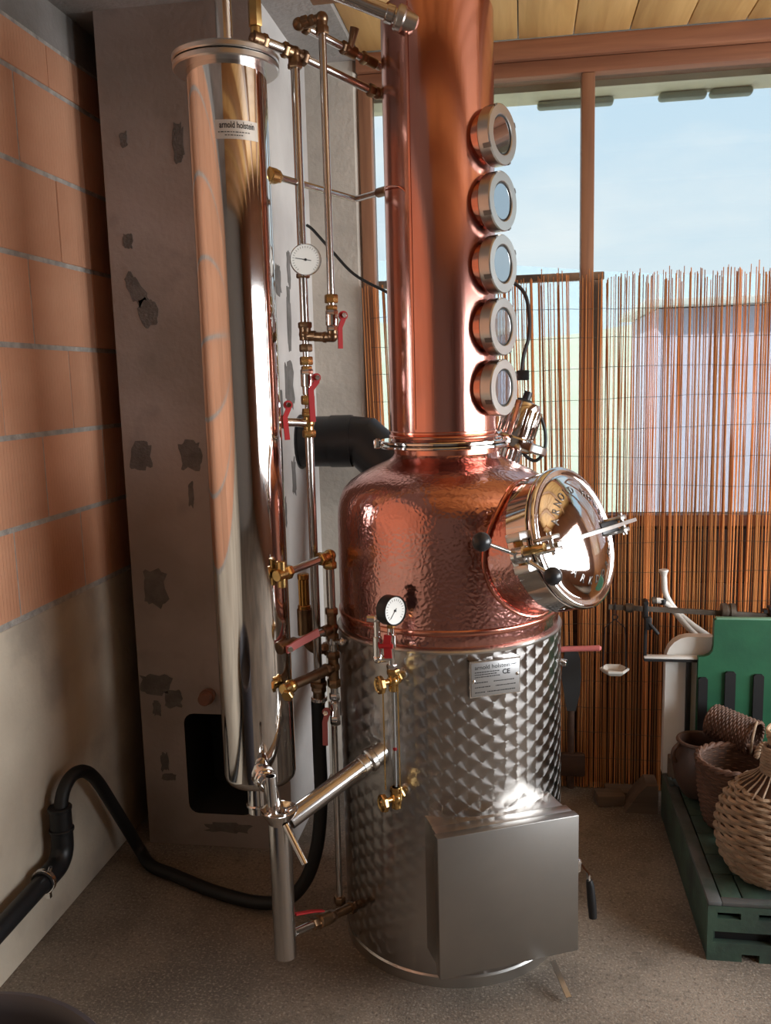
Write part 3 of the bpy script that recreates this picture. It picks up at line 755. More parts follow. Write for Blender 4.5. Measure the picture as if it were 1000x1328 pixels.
    b.sphere((gx-0.036, gy-0.004, 0.998), 0.0105, 16, 10); b.cyl((gx-0.036, gy-0.004, 0.998), (gx-0.060, gy-0.008, 1.000), 0.0085, 14)
    gp = b.build('gauge_cock', M_chrome, st)
    MB().hex((gx-0.002, gy, 0.975), (gx-0.002, gy, 0.989), 0.011).build('gauge_nut', M_brass, gp)
    MB().bar([(gx-0.008, gy-0.018, 0.962), (gx-0.010, gy-0.020, 0.94), (gx-0.008, gy-0.018, 0.905)], 0.018, 0.006, (1, 0, 0)).build('red_handle', M_red, gp)['label'] = 'red cock handle'
    MB().cyl((gx-0.030, gy-0.020, 0.935), (gx+0.004, gy-0.020, 0.935), 0.006, 10).build('handle_wing', M_red, gp)
    g0 = Vector((gx+0.001, gy-0.004, 1.020)); gd = Vector((0.76, -0.62, 0.06)).normalized()
    gf = FR(g0, gd, (0, 0, 1))
    pg = MB().lathe([(0.0345, -0.018), (0.0365, -0.016), (0.0365, 0.014), (0.0345, 0.016), (0.033, 0.0135), (0.033, 0.010)], gf, 40).build('pressure_gauge', M_black, st)
    MB().lathe([(0.0328, 0.0105), (0.0328, 0.0118)], gf, 40).build('dial', M_dial, pg)
    tk = MB()
    for i in range(19):
        a = math.radians(-135+15*i); f3 = gf @ Matrix.Rotation(a, 4, 'Z'); tk.box((0.026, 0, 0.0121), (0.005, 0.0009, 0.0004), f3)
    f3 = gf @ Matrix.Rotation(2.4, 4, 'Z'); tk.box((0.008, 0, 0.0128), (0.030, 0.0014, 0.0006), f3); tk.lathe([(0.003, 0.0118), (0.003, 0.014)], gf, 12)
    tk.build('dial_marks', M_ink, pg, smooth=0)
    # outlet valve with a long red lever behind the jacket
    ov = body_simple([((0.05, 2.50, 0.775), (0.085, 2.535, 0.775), 0.022)], 'outlet_valve', M_rust, st)
    MB().tube([(0.075, 2.53, 0.778), (0.12, 2.53, 0.784), (0.18, 2.53, 0.787), (0.218, 2.53, 0.789), (0.224, 2.53, 0.789)], [0.008, 0.008, 0.008, 0.0085, 0.004], 14).build('lever', M_pink, ov)['label'] = 'long worn red valve lever'
    # lift-off union on the jacket side
    MB().cyl((0.10, 2.36, 0.80), (0.118, 2.352, 0.80), 0.010, 14, ch=0.002).build('jacket_plug', M_chrome, st)
    return st
pot_still()

# ================================================================== RECTIFYING COLUMN
def rectifier():
    cx, cy = -0.211, 2.405
    co = thing('rectifying_column', (cx, cy, 1.386), 'tall polished copper column with five round sight glasses on the still', 'column')
    ax = FR((cx, cy, 0))
    MB().lathe([(0.1405, 1.408), (0.1425, 1.412), (0.1435, 1.43), (0.1435, 2.480), (0.141, 2.490), (0.10, 2.500), (0.02, 2.504)], ax, 96, False, True).build('column_tube', M_cop, co, smooth=50)
    MB().bar([(cx-0.062, cy-0.1305, 1.44), (cx-0.062, cy-0.1305, 2.47)], 0.006, 0.0016, (0.9, -0.43, 0)).build('seam_strip', M_copd, co)
    MB().lathe([(0.143, 1.412), (0.1475, 1.414), (0.148, 1.418), (0.146, 1.421), (0.1435, 1.423), (0.1465, 1.426), (0.146, 1.431), (0.143, 1.433)], ax, 72, False, False).build('base_ring', M_copd, co)
    MB().ring(FR((cx, cy, 1.387)), 0.1745, 0.14, 0.009, 80, 0.0025).build('clamp_flange', M_steel, co)
    MB().ring(FR((cx, cy, 1.3985)), 0.1730, 0.13, 0.009, 80, 0.0025).build('clamp_flange', M_steel, co)
    cb = MB(); cb.cyl((cx-0.176, cy-0.03, 1.385), (cx-0.176, cy-0.03, 1.412), 0.006, 10); cb.box((cx-0.178, cy-0.03, 1.3975), (0.016, 0.018, 0.024), None, 0.002)
    cb.build('clamp_bolt', M_chrome, co)
    az = math.radians(91.27-180+61.5); nd = Vector((math.cos(az), math.sin(az), 0))
    for (px, pz, py) in ((-0.051, 2.160, 2.33), (-0.052, 2.002, 2.33), (-0.053, 1.850, 2.33), (-0.054, 1.695, 2.33), (-0.051, 1.541, 2.33)):
        fc = Vector((cx, cy, pz))+nd*0.188
        # glass face centre lies on the axis through the column centre line
        f = FR(fc, nd, (0, 0, 1))
        sg = MB().lathe([(0.0665, -0.095), (0.063, -0.075), (0.060, -0.06), (0.060, -0.020)], f, 48, False, False).build('sight_glass', M_copd, co)
        rn = MB(); rn.lathe([(0.058, -0.034), (0.070, -0.034), (0.0725, -0.031), (0.0725, -0.003), (0.070, 0.0), (0.049, 0.0), (0.047, -0.002), (0.047, -0.012), (0.046, -0.02)], f, 56, False, False)
        r_ = rn.build('ring_nut', M_steelb, sg)
        nn = MB()
        for k in range(4):
            f3 = f @ Matrix.Rotation(0.5+k*PI/2, 4, 'Z'); nn.box((0.0715, 0, -0.010), (0.0035, 0.012, 0.021), f3)
        nn.build('slot_shade', mat('steel_shadow', (0.22, 0.21, 0.20), 0.4, 1.0), sg)  # dark blocks painted as the shade inside the spanner slots
        MB().ring(f @ Matrix.Translation((0, 0, -0.012)), 0.0485, 0.0425, 0.0065, 48).build('seal_ring', M_rubber, sg)
        MB().lathe([(0.0425, -0.010), (0.0425, -0.0045)], f, 48).build('pane', mat('sight_pane_mirror', (0.52, 0.55, 0.58), 0.03, 1.0), sg)
    # capillary with a brass end
    MB().tube(spline([(-0.352, 2.395, 2.055), (-0.340, 2.32, 2.052), (-0.305, 2.285, 2.046), (-0.285, 2.283, 2.032)], 6), 0.0022, 6).build('capillary', M_copd, co)
    return co
rectifier()

def vapour_pipe():
    a = Vector((-0.262, 2.281, 2.422)); b = Vector((-0.66, 2.157, 2.567))
    d = (b-a).normalized()
    v = thing('vapour_pipe', (-0.69, 2.15, 2.345), 'bright steel vapour pipe running from column head over to condenser top', 'pipe')
    pts = [a+d*0.02]+[b]+arc_pts((-0.69, 2.15, 2.547), 0.001, 0, 1, 1, (1, 0, 0), (0, 0, 1))[:0]+[(-0.682, 2.151, 2.566), (-0.69, 2.15, 2.545), (-0.69, 2.15, 2.345)]
    MB().tube([a+d*0.02, b], 0.0185, 24).build('pipe_run', M_pipe, v)
    MB().tube(spline([b, (-0.684, 2.151, 2.565), (-0.69, 2.15, 2.54)], 6)+[Vector((-0.69, 2.15, 2.345))], 0.0195, 24).build('pipe_drop', M_pipe, v)
    MB().cyl(a+d*0.045, a+d*0.065, 0.0225, 28, ch=0.002).build('union_nut', M_pipe, v)
    u = MB(); u.cyl(a+d*0.018, a+d*0.040, 0.031, 28, ch=0.004); u.cyl(a-d*0.012, a+d*0.018, 0.024, 28)
    u.build('union_nut', M_steelb, v)
    MB().lathe([(0.033, 2.345), (0.026, 2.352), (0.021, 2.365)], FR((-0.69, 2.15, 0)), 28).build('pipe_collar', M_pipe, v)
vapour_pipe()

# ================================================================== CONDENSER
def condenser():
    kx, ky, r = -0.69, 2.15, 0.0945
    c = thing('condenser', (kx, ky, 0.53), 'tall mirror steel condenser cylinder hanging left of the still', 'condenser')
    ax = FR((kx, ky, 0))
    MB().lathe([(0.07, 0.531), (0.086, 0.534), (0.0925, 0.542), (r, 0.555), (r, 2.300), (0.09, 2.305)], ax, 96).build('shell', M_steel, c)
    MB().lathe([(0.094, 2.298), (0.122, 2.298), (0.125, 2.301), (0.125, 2.311), (0.122, 2.314), (0.094, 2.314)], ax, 72).build('flange', M_steelb, c)
    MB().lathe([(0.10, 2.316), (0.123, 2.316), (0.126, 2.319), (0.126, 2.328), (0.122, 2.332), (0.06, 2.338), (0.03, 2.344)], ax, 72).build('flange_cover', M_steelb, c)
    MB().cyl((kx-0.0, ky-0.03, 0.452), (kx, ky-0.03, 0.535), 0.028, 28).build('drain_stub', M_steel, c)
    MB().ring(FR((kx, ky-0.03, 0.468)), 0.032, 0.02, 0.008, 32, 0.002).build('stub_ring', M_steel, c)
    # outlet elbow at the front foot
    o = Vector((kx+0.030, ky-0.088, 0.585)); d = Vector((0.50, -0.86, 0)).normalized()
    e = MB(); e.cyl(o, o+d*0.025, 0.026, 28, ch=0.003); e.cyl(o+d*0.020, o+d*0.045, 0.031, 8, ch=0.003); e.cyl(o+d*0.04, o+d*0.058, 0.027, 28, ch=0.003); e.cyl(o+d*0.05, o+d*0.075, 0.018, 24)
    e.build('outlet_union', M_chrome, c)
    # label wrapped round the shell
    def wrap(vs, a0, z0, rr): return [(kx+rr*math.sin(a0+v[0]/r), ky-rr*math.cos(a0+v[0]/r), z0+v[1]) for v in vs]
    vs = []; fs = []
    for i in range(13):
        x = -0.052+0.104*i/12; vs += [(x, -0.021, 0), (x, 0.021, 0)]
    for i in range(12): fs.append((2*i, 2*i+2, 2*i+3, 2*i+1))
    a0 = 0.52
    lb = MB().add(wrap(vs, a0, 2.146, r+0.0006), fs).build('maker_label', M_foil, c)
    T = MB()
    tv, tf = text_mesh('arnold holstein', 0.0150, 0, 'CENTER', 0.00022); T.add(wrap([(v[0]*0.92, v[1]*1.35) for v in tv], a0, 2.155, r+0.0012), tf)
    rr = random.Random(8)
    for y, x0, x1 in ((-0.006, -0.045, 0.03), (-0.013, -0.03, 0.01)):
        x = x0
        while x < x1:
            w = rr.uniform(0.003, 0.007); T.add(wrap([(x, y-.001), (x+w, y-.001), (x+w, y+.001), (x, y+.001)], a0, 2.146, r+0.0012), [(0, 1, 2, 3)]); x += w+0.002
    T.build('label_lettering', M_ink, lb, smooth=0, fix=False)
condenser()

# ================================================================== SPIRIT PARROT
def parrot():
    x, y = -0.581, 1.94
    p = thing('spirit_parrot', (x, y, 0.17), 'brushed steel spirit parrot tube with drip cup below the condenser', 'parrot')
    MB().lathe([(0.024, 0.168), (0.027, 0.170), (0.0275, 0.173), (0.0275, 0.535)], FR((x, y, 0)), 36).build('tube', M_pipe, p)
    cup = MB().lathe([(0.0275, 0.520), (0.030, 0.528), (0.042, 0.545), (0.0455, 0.553), (0.0435, 0.553), (0.036, 0.541), (0.0005, 0.537)], FR((x, y, 0)), 44, False, False).build('cup', M_steel, p)
    for dx, dy in ((-0.024, -0.018), (0.020, 0.012)):
        s = MB(); s.hex((x+dx, y+dy, 0.538), (x+dx, y+dy, 0.548), 0.009); s.cyl((x+dx, y+dy, 0.545), (x+dx, y+dy, 0.553), 0.004, 10); s.build('screw', M_chrome, cup)
    st = MB(); t0 = Vector((x-0.013, y-0.004, 0.540)); st.tube([t0, t0+Vector((-0.003, 0.0, 0.098))], 0.0125, 24, caps=False); st.tube([t0+Vector((-0.003, 0, 0.098)), t0], 0.0105, 24, caps=False)
    st.ring(FR(t0+Vector((-0.003, 0, 0.0975))), 0.0125, 0.0105, 0.001, 24)
    st.build('vent_pipe', M_pipe, p)
    MB().box((x-0.003, y-0.014, 0.541), (0.036, 0.012, 0.012), None, 0.002).build('vent_bracket', M_pipe, cup)
    # neck leading from condenser outlet to the cup
    MB().tube(spline([(-0.6235, 2.004, 0.585), (-0.612, 1.984, 0.58), (-0.600, 1.965, 0.56), (-0.596, 1.958, 0.535)], 5), 0.017, 20).build('inlet_elbow', M_steel, p)
    # spout
    a = Vector((x+0.020, y-0.020, 0.525)); b = Vector((-0.508, 1.885, 0.448))
    sp = MB(); sp.tube([a, b], 0.0085, 20, caps=False); sp.tube([b, a], 0.0066, 20, caps=False); sp.ring(FR(b-(b-a).normalized()*0.0005, b-a), 0.0085, 0.0064, 0.001, 24)
    sp.build('spout', M_steel, p)
    # arm to the jacket
    a = Vector((x+0.02, y+0.012, 0.520)); b = Vector((-0.390, 2.118, 0.605))
    dd = (b-a).normalized()
    ar = MB(); ar.cyl(a, b, 0.0235, 36); ar.build('arm', M_pipe, p)
    f = MB(); f.cyl(b-dd*0.004, b+dd*0.016, 0.031, 36, ch=0.004); f.cyl(b-dd*0.028, b-dd*0.010, 0.0255, 36, ch=0.002); f.cyl(b+dd*0.012, b+dd*0.05, 0.027, 30)
    f.build('arm_ferrule', M_steelb, p)
    # drain line at the foot with a red lever valve
    q0 = Vector((x+0.02, y+0.008, 0.225)); q1 = Vector((-0.445, 2.205, 0.150)); qd = (q1-q0).normalized()
    L = (q1-q0).length
    MB().cyl(q0, q0+qd*0.10, 0.0105, 18).build('drain_pipe', M_chrome, p)
    dv = MB(); dv.hex(q0+qd*0.075, q0+qd*0.10, 0.0155); dv.cyl(q0+qd*0.10, q0+qd*0.15, 0.018, 20, ch=0.004); dv.hex(q0+qd*0.15, q0+qd*0.172, 0.0155); dv.cyl(q0+qd*0.17, q1, 0.012, 16); dv.hex(q1-qd*0.05, q1-qd*0.025, 0.017)
    dvo = dv.build('drain_valve', M_obrass, p)
    MB().bar([q0+qd*0.125+Vector((0, 0, 0.026)), q0+qd*0.10+Vector((-0.008, -0.005, 0.034)), q0+qd*0.035+Vector((-0.015, -0.008, 0.045))], 0.012, 0.004, (1, -0.5, 0)).build('red_lever', M_red, dvo)
parrot()

# ================================================================== WATER PIPEWORK
def fitting_nut(root, a, b, r, m, name='compression_nut'): return MB().hex(a, b, r).build(name, m, root)
def body(root, segs, m, name):
    mb = MB()
    for s in segs:
        if s[0] == 'c': mb.cyl(s[1], s[2], s[3], 18, ch=min(0.002, s[3]*0.2))
        elif s[0] == 'h': mb.hex(s[1], s[2], s[3])
        elif s[0] == 's': mb.sphere(s[1], s[2], 16, 10)
    return mb.build(name, m, root)
def lever(parent, piv, out, down, length, m, w=0.014, side=None, kick=0.018):
    # lever handle: hub at piv, kicked out then running along 'down'
    piv = Vector(piv); out = Vector(out).normalized(); dn = Vector(down).normalized(); sd = dn.cross(out).normalized()
    k = (side if side is not None else 1)*kick
    p = [piv-dn*0.008, piv+dn*0.010, piv+dn*0.030+sd*k, piv+dn*length+sd*k*1.15]
    o = MB(); o.bar(p, w, 0.005, sd); o.cyl(piv-out*0.003, piv+out*0.004, 0.0115, 18)
    h = o.build('lever', m, parent); h['label'] = 'red lever handle'
    n = MB(); n.cyl(piv-out*0.016, piv, 0.006, 12); n.hex(piv+out*0.004, piv+out*0.011, 0.0075); n.build('lever_nut', M_chrome, parent)
    return h
V3 = Vector
def pipes():
    # ---- pipe with the dial thermometer
    x, y = -0.554, 2.28
    p = thing('cooling_water_pipe', (x, y, 0.72), 'vertical steel water pipe carrying round white dial gauge and red levers', 'pipe')
    at = lambda z, dx=0, dy=0: V3((x+dx, y+dy, z))
    MB().cyl(at(1.705), at(2.366), 0.0115, 20).build('pipe', M_pipe, p)
    MB().cyl(at(0.77), at(1.45), 0.0115, 20).build('pipe', M_pipe, p)
    MB().cyl(at(1.44), at(1.70), 0.0085, 16).build('pipe', M_pipe, p)
    # top tee with its two side runs
    e = V3((-0.372, 2.455, 2.318)); t = at(2.374); d = (e-t).normalized()
    te = body(p, [('c', at(2.345), at(2.376), 0.0165), ('s', t, 0.018), ('c', t-d*0.035, t+d*0.035, 0.0155), ('h', t+d*0.018, t+d*0.036, 0.019), ('h', at(2.338), at(2.353), 0.019)], M_obrass, 'tee')
    s = V3((-0.622, 2.205, 2.385)); d2 = (s-t).normalized()
    body(p, [('c', t+d2*0.01, t+d2*0.034, 0.0165), ('h', t+d2*0.02, t+d2*0.036, 0.019)], M_obrass, 'tee_nut')
    MB().cyl(t+d2*0.03, s, 0.0125, 18).build('pipe', M_pipe, p)
    body(p, [('h', s-d2*0.022, s-d2*0.006, 0.019), ('c', s-d2*0.008, s+d2*0.02, 0.017)], M_obrass, 'union_nut')
    MB().cyl(t+d*0.03, e-d*0.02, 0.0105, 18).build('pipe', M_pipe, p)
    body(p, [('h', e-d*0.035, e-d*0.015, 0.0165), ('s', e-d*0.005, 0.0155), ('c', e, e+V3((0.03, 0.0, 0)), 0.0135)], M_obrass, 'elbow')
    # riser valve standing on the condenser flange
    f0 = V3((-0.628, 2.20, 2.335))
    body(p, [('c', f0, f0+V3((0, 0, 0.055)), 0.0155), ('s', f0+V3((0, 0, 0.05)), 0.018)], M_obrass, 'flange_elbow')
    body(p, [('c', f0+V3((0, 0, 0.06)), f0+V3((0, 0, 0.078)), 0.013), ('h', f0+V3((0, 0, 0.078)), f0+V3((0, 0, 0.138)), 0.0165)], mat('brass_dull', (0.50, 0.33, 0.13), 0.35, 1.0), 'vent_valve')
    # dial thermometer
    gd = V3((0.30, -0.95, -0.02)).normalized(); g = V3((-0.536, 2.238, 1.872)); gf = FR(g, gd, (0, 0, 1))
    body(p, [('c', at(1.835), at(1.905), 0.016), ('c', at(1.872), g-gd*0.01, 0.011), ('h', at(1.832), at(1.846), 0.018)], M_obrass, 'gauge_boss')
    dg = MB().lathe([(0.033, -0.014), (0.0385, -0.012), (0.0395, -0.004), (0.0395, 0.004), (0.0375, 0.006), (0.036, 0.003)], gf, 48).build('dial_gauge', M_chrome, p)
    MB().lathe([(0.0362, 0.0028), (0.0362, 0.0038)], gf, 48).build('dial', M_dial, dg)
    tk = MB()
    for i in range(25):
        f3 = gf @ Matrix.Rotation(math.radians(-140+280/24*i), 4, 'Z'); tk.box((0.031, 0, 0.0041), (0.0045, 0.0009, 0.0004), f3)
    f3 = gf @ Matrix.Rotation(1.42, 4, 'Z'); tk.box((0.006, 0, 0.0046), (0.040, 0.0017, 0.0006), f3); tk.lathe([(0.0032, 0.0038), (0.0032, 0.0056)], gf, 12)
    tk.build('dial_marks', M_ink, dg, smooth=0)
    # tee at the bypass, valve stack, lower tee
    body(p, [('c', at(1.675), at(1.722), 0.0155), ('h', at(1.706), at(1.722), 0.0185), ('s', at(1.690), 0.017), ('c', at(1.686), V3((x+0.03, y-0.005, 1.686)), 0.0135)], M_obrass, 'tee')
    fitting_nut(p, at(1.646), at(1.666), 0.0175, M_obrass)
    fitting_nut(p, at(1.612), at(1.634), 0.0175, M_brass); fitting_nut(p, at(1.600), at(1.610), 0.0145, M_brass)
    vb = body(p, [('h', at(1.585), at(1.602), 0.017), ('c', at(1.556), at(1.590), 0.0165), ('c', at(1.535), at(1.560), 0.013)], M_chrome, 'ball_valve')
    lever(vb, (x+0.030, y-0.022, 1.579), (0.55, -0.83, 0), (0.06, 0, -1), 0.112, M_red, 0.015, side=1)
    fitting_nut(p, at(1.510), at(1.534), 0.0185, M_brass); fitting_nut(p, at(1.484), at(1.500), 0.0165, M_brass)
    tb = V3((-0.613, 2.235, 1.468)); dd = (tb-at(1.462)).normalized()
    body(p, [('c', at(1.435), at(1.492), 0.0135), ('h', at(1.478), at(1.493), 0.0175), ('h', at(1.424), at(1.444), 0.0185), ('s', at(1.462), 0.0165)], M_brass, 'tee')
    MB().cyl(at(1.462), tb, 0.0115, 18).build('pipe', M_pipe, p)
    v2 = body(p, [('h', tb-dd*0.008, tb+dd*0.012, 0.019), ('c', tb+dd*0.01, tb+dd*0.035, 0.016)], M_obrass, 'condenser_valve')
    lever(v2, (-0.590, 2.212, 1.512), (0.5, -0.86, 0), (0.10, 0, -1), 0.088, M_red, 0.013, side=1, kick=0.012)
    # hose tail
    body(p, [('h', at(0.752), at(0.785), 0.020), ('c', at(0.742), at(0.756), 0.023), ('h', at(0.725), at(0.744), 0.021), ('c', at(0.690), at(0.728), 0.0165)], M_obrass, 'hose_tail')
    body(p, [('c', at(0.700), at(0.712), 0.0225)], M_chrome, 'hose_clip')
    # ---- upper pipe from the column, with the small red lever
    x2, y2 = -0.478, 2.26
    q = thing('bypass_pipe', (x2, y2, 1.68), 'slim steel pipe in front of the pier, ending in small red lever', 'pipe')
    a2 = lambda z, dx=0, dy=0: V3((x2+dx, y2+dy, z))
    MB().cyl(a2(1.70), a2(2.425), 0.0095, 18).build('pipe', M_pipe, q)
    l0 = V3((-0.538, 2.272, 2.438)); d = (l0-a2(2.445)).normalized()
    body(q, [('h', a2(2.405), a2(2.424), 0.0165), ('s', a2(2.442), 0.016), ('c', a2(2.415), a2(2.445), 0.0135), ('c', a2(2.442), a2(2.442)+d*0.05, 0.0125), ('h', a2(2.442)+d*0.018, a2(2.442)+d*0.032, 0.0155)], M_obrass, 'elbow')
    e2 = V3((-0.368, 2.46, 2.388)); d3 = (e2-l0).normalized()
    body(q, [('s', l0, 0.016), ('c', l0, l0+d3*0.03, 0.0125), ('h', l0+d3*0.012, l0+d3*0.03, 0.0155), ('h', l0-d*0.026, l0-d*0.008, 0.0155)], M_obrass, 'elbow')
    MB().cyl(l0+d3*0.02, e2, 0.0105, 18).build('pipe', M_pipe, q)
    vm = l0+d3*0.165
    vb = body(q, [('h', vm-d3*0.035, vm-d3*0.02, 0.0165), ('c', vm-d3*0.022, vm+d3*0.012, 0.0155), ('h', vm+d3*0.03, vm+d3*0.046, 0.0165), ('c', vm+d3*0.046, vm+d3*0.08, 0.013)], M_obrass, 'needle_valve')
    MB().tube([vm+V3((-0.004, -0.012, 0.0)), vm+V3((0.006, -0.018, 0.028)), vm+V3((0.012, -0.02, 0.05))], [0.008, 0.010, 0.012], 10).build('valve_wing', M_obrass, vb)
    fitting_nut(q, a2(1.765), a2(1.787), 0.0175, M_brass); fitting_nut(q, a2(1.748), a2(1.760), 0.015, M_brass)
    vb = body(q, [('h', a2(1.733), a2(1.748), 0.0165), ('c', a2(1.708), a2(1.738), 0.0165), ('h', a2(1.695), a2(1.71), 0.0145)], M_chrome, 'ball_valve')
    lever(vb, (x2+0.033, y2-0.020, 1.732), (0.55, -0.83, 0), (0.02, 0, -1), 0.082, M_red, 0.012, side=1, kick=0.010)
    body(q, [('c', a2(1.680), a2(1.700), 0.0125), ('s', a2(1.682), 0.0145), ('c', a2(1.680), V3((-0.530, 2.276, 1.684)), 0.0125), ('c', V3((-0.495, 2.264, 1.681)), V3((-0.503, 2.267, 1.6815)), 0.0145)], M_obrass, 'bypass_elbow')
    # ---- overflow pipe from condenser to column
    o = thing('overflow_pipe', (-0.59, 2.18, 2.06), 'thin horizontal steel pipe from upper condenser, bending up into the column', 'pipe')
    a = V3((-0.592, 2.185, 2.065)); b = V3((-0.462, 2.56, 2.075)); c = V3((-0.362, 2.43, 2.065))
    d = (b-a).normalized(); d4 = (c-b).normalized()
    MB().tube([a]+spline([b-d*0.03, b-d*0.008+d4*0.004, b+d4*0.028], 5)+[c], 0.0085, 16).build('pipe', M_pipe, o)
    body(o, [('h', a-d*0.005, a+d*0.016, 0.017), ('c', a-d*0.03, a, 0.019)], M_brass, 'union_nut')
    body(o, [('c', c-d4*0.03, c+d4*0.02, 0.0125)], M_obrass, 'union_nut')
    # ---- lower feed pipe nearest the still
    x3, y3 = -0.504, 2.25
    w = thing('feed_water_pipe', (x3, y3, 0.11), 'lower brass-jointed water pipe rising beside the steel jacket', 'pipe')
    a3 = lambda z, dx=0, dy=0: V3((x3+dx, y3+dy, z))
    MB().cyl(a3(0.965), a3(1.105), 0.0115, 18).build('pipe', M_pipe, w); MB().cyl(a3(0.83), a3(0.935), 0.0115, 18).build('pipe', M_pipe, w)
    MB().cyl(a3(0.69), a3(0.80), 0.0105, 18).build('pipe', M_pipe, w); MB().cyl(a3(0.135, -0.006), a3(0.645, -0.004), 0.0085, 16).build('pipe', M_pipe, w)
    s = V3((-0.588, 2.10, 1.098)); d = (s-a3(1.113)).normalized()
    body(w, [('h', a3(1.078), a3(1.098), 0.0185), ('c', a3(1.09), a3(1.115), 0.015), ('s', a3(1.113), 0.0175), ('c', a3(1.113), a3(1.113)+d*0.035, 0.015), ('h', a3(1.113)+d*0.025, a3(1.113)+d*0.042, 0.0185)], M_brass, 'elbow')
    MB().cyl(a3(1.113)+d*0.03, s, 0.0105, 18).build('pipe', M_pipe, w)
    body(w, [('h', s-d*0.022, s-d*0.002, 0.019), ('c', s-d*0.004, s+d*0.028, 0.0155), ('c', s+d*0.008+V3((0, 0, -0.034)), s+d*0.008+V3((0, 0, 0.034)), 0.012)], M_brass, 'union_cross')
    s = V3((-0.592, 2.12, 0.905)); d = (s-a3(0.915)).normalized()
    body(w, [('h', a3(0.952), a3(0.972), 0.0175), ('c', a3(0.89), a3(0.955), 0.0135), ('h', a3(0.882), a3(0.902), 0.0175), ('s', a3(0.917), 0.017), ('c', a3(0.917), a3(0.915)+d*0.035, 0.0145)], M_obrass, 'tee')
    MB().cyl(a3(0.915), s, 0.0105, 18).build('pipe', M_pipe, w)
    vb = body(w, [('h', s-d*0.03, s-d*0.012, 0.0165), ('c', s-d*0.012, s+d*0.03, 0.0155)], M_obrass, 'ball_valve')
    lv = MB(); t = -d; pv = s+V3((0.012, -0.022, 0.0))
    lv.bar([pv+d*0.012, pv, pv+t*0.02+V3((0, 0, 0.004)), pv+t*0.095+V3((0.004, -0.006, 0.016))], 0.020, 0.006, (0, 0, 1)); lv.build('lever', M_pink, vb)['label'] = 'faded red lever handle'
    MB().hex(pv+V3((0, -0.002, 0)), pv+V3((0.004, -0.012, 0)), 0.008).build('lever_nut', M_chrome, vb)
    # pipe clip with a wing screw
    cl = body(w, [('c', a3(0.872), a3(0.892), 0.0155), ('c', a3(0.882, 0.012, -0.01), a3(0.884, 0.034, -0.018), 0.007), ('s', a3(0.884, 0.030, -0.018), 0.011)], M_chrome, 'pipe_clip')
    MB().cyl(a3(0.884, 0.03, -0.016), a3(0.897, 0.075, -0.01), 0.0028, 10).build('clip_screw', M_chrome, cl)
    s = V3((-0.583, 2.10, 0.805)); d = (s-a3(0.81)).normalized()
    body(w, [('h', a3(0.832), a3(0.852), 0.0185), ('c', a3(0.770), a3(0.835), 0.0145), ('h', a3(0.752), a3(0.775), 0.0185), ('s', a3(0.808), 0.0175), ('c', a3(0.808), a3(0.808)+d*0.075, 0.0145), ('h', a3(0.808)+d*0.02, a3(0.808)+d*0.036, 0.018)], M_obrass, 'tee')
    MB().cyl(a3(0.808)+d*0.07, s, 0.0135, 18).build('pipe', M_obrass, w)
    body(w, [('s', s, 0.0185), ('h', s+V3((0, -0.02, -0.012)), s+V3((-0.002, -0.035, -0.016)), 0.016), ('c', s+d*0.0, s+d*0.03, 0.015)], M_brass, 'plug_elbow')
    vb = body(w, [('h', a3(0.715), a3(0.735), 0.0145), ('c', a3(0.672), a3(0.712), 0.017), ('h', a3(0.645), a3(0.672), 0.0145)], M_chrome, 'drain_cock')
    lever(vb, (x3-0.018, y3-0.024, 0.690), (-0.1, -0.99, 0), (0.0, 0, -1), 0.095, M_pink, 0.014, side=-1, kick=-0.006)
    body(w, [('h', a3(0.118, -0.006), a3(0.14, -0.006), 0.0165), ('c', a3(0.11, -0.006), a3(0.09, -0.006), 0.012)], M_obrass, 'elbow')
    # ---- brass vacuum breaker behind, on a dark bend
    vb = thing('vacuum_breaker', (-0.606, 2.36, 0.84), 'amber brass vacuum breaker valve on dark bent pipe behind the condenser', 'valve')
    b0 = V3((-0.606, 2.36, 0))
    bb = MB()
    for k in range(8):
        a = 2*PI*k/8; bb.cyl(b0+V3((0.012*math.cos(a), 0.012*math.sin(a), 0.95)), b0+V3((0.012*math.cos(a), 0.012*math.sin(a), 1.026)), 0.0035, 8)
    bb.cyl(b0+V3((0, 0, 0.945)), b0+V3((0, 0, 1.026)), 0.011, 14)
    bb.cyl(b0+V3((0, 0, 1.022)), b0+V3((0, 0, 1.04)), 0.0165, 18, ch=0.003).cyl(b0+V3((0, 0, 0.938)), b0+V3((0, 0, 0.95)), 0.0185, 18, ch=0.002)
    bb.build('cage', mat('brass_amber', (0.50, 0.27, 0.08), 0.3, 1.0), vb)
    body(vb, [('c', b0+V3((0, 0, 0.862)), b0+V3((0, 0, 0.94)), 0.0215)], M_obrass, 'valve_body')
    MB().tube(spline([b0+V3((0, 0, 0.87)), b0+V3((0.004, 0, 0.845)), b0+V3((0.022, 0.0, 0.825)), b0+V3((0.05, 0.002, 0.822)), b0+V3((0.09, 0.005, 0.83)), b0+V3((0.13, 0.0, 0.84))], 6), 0.0145, 16).build('bend', M_obrass, vb)
    MB().hex(b0+V3((0.05, 0.0, 0.822)), b0+V3((0.07, 0.003, 0.826)), 0.02).build('union_nut', M_obrass, vb)
pipes()

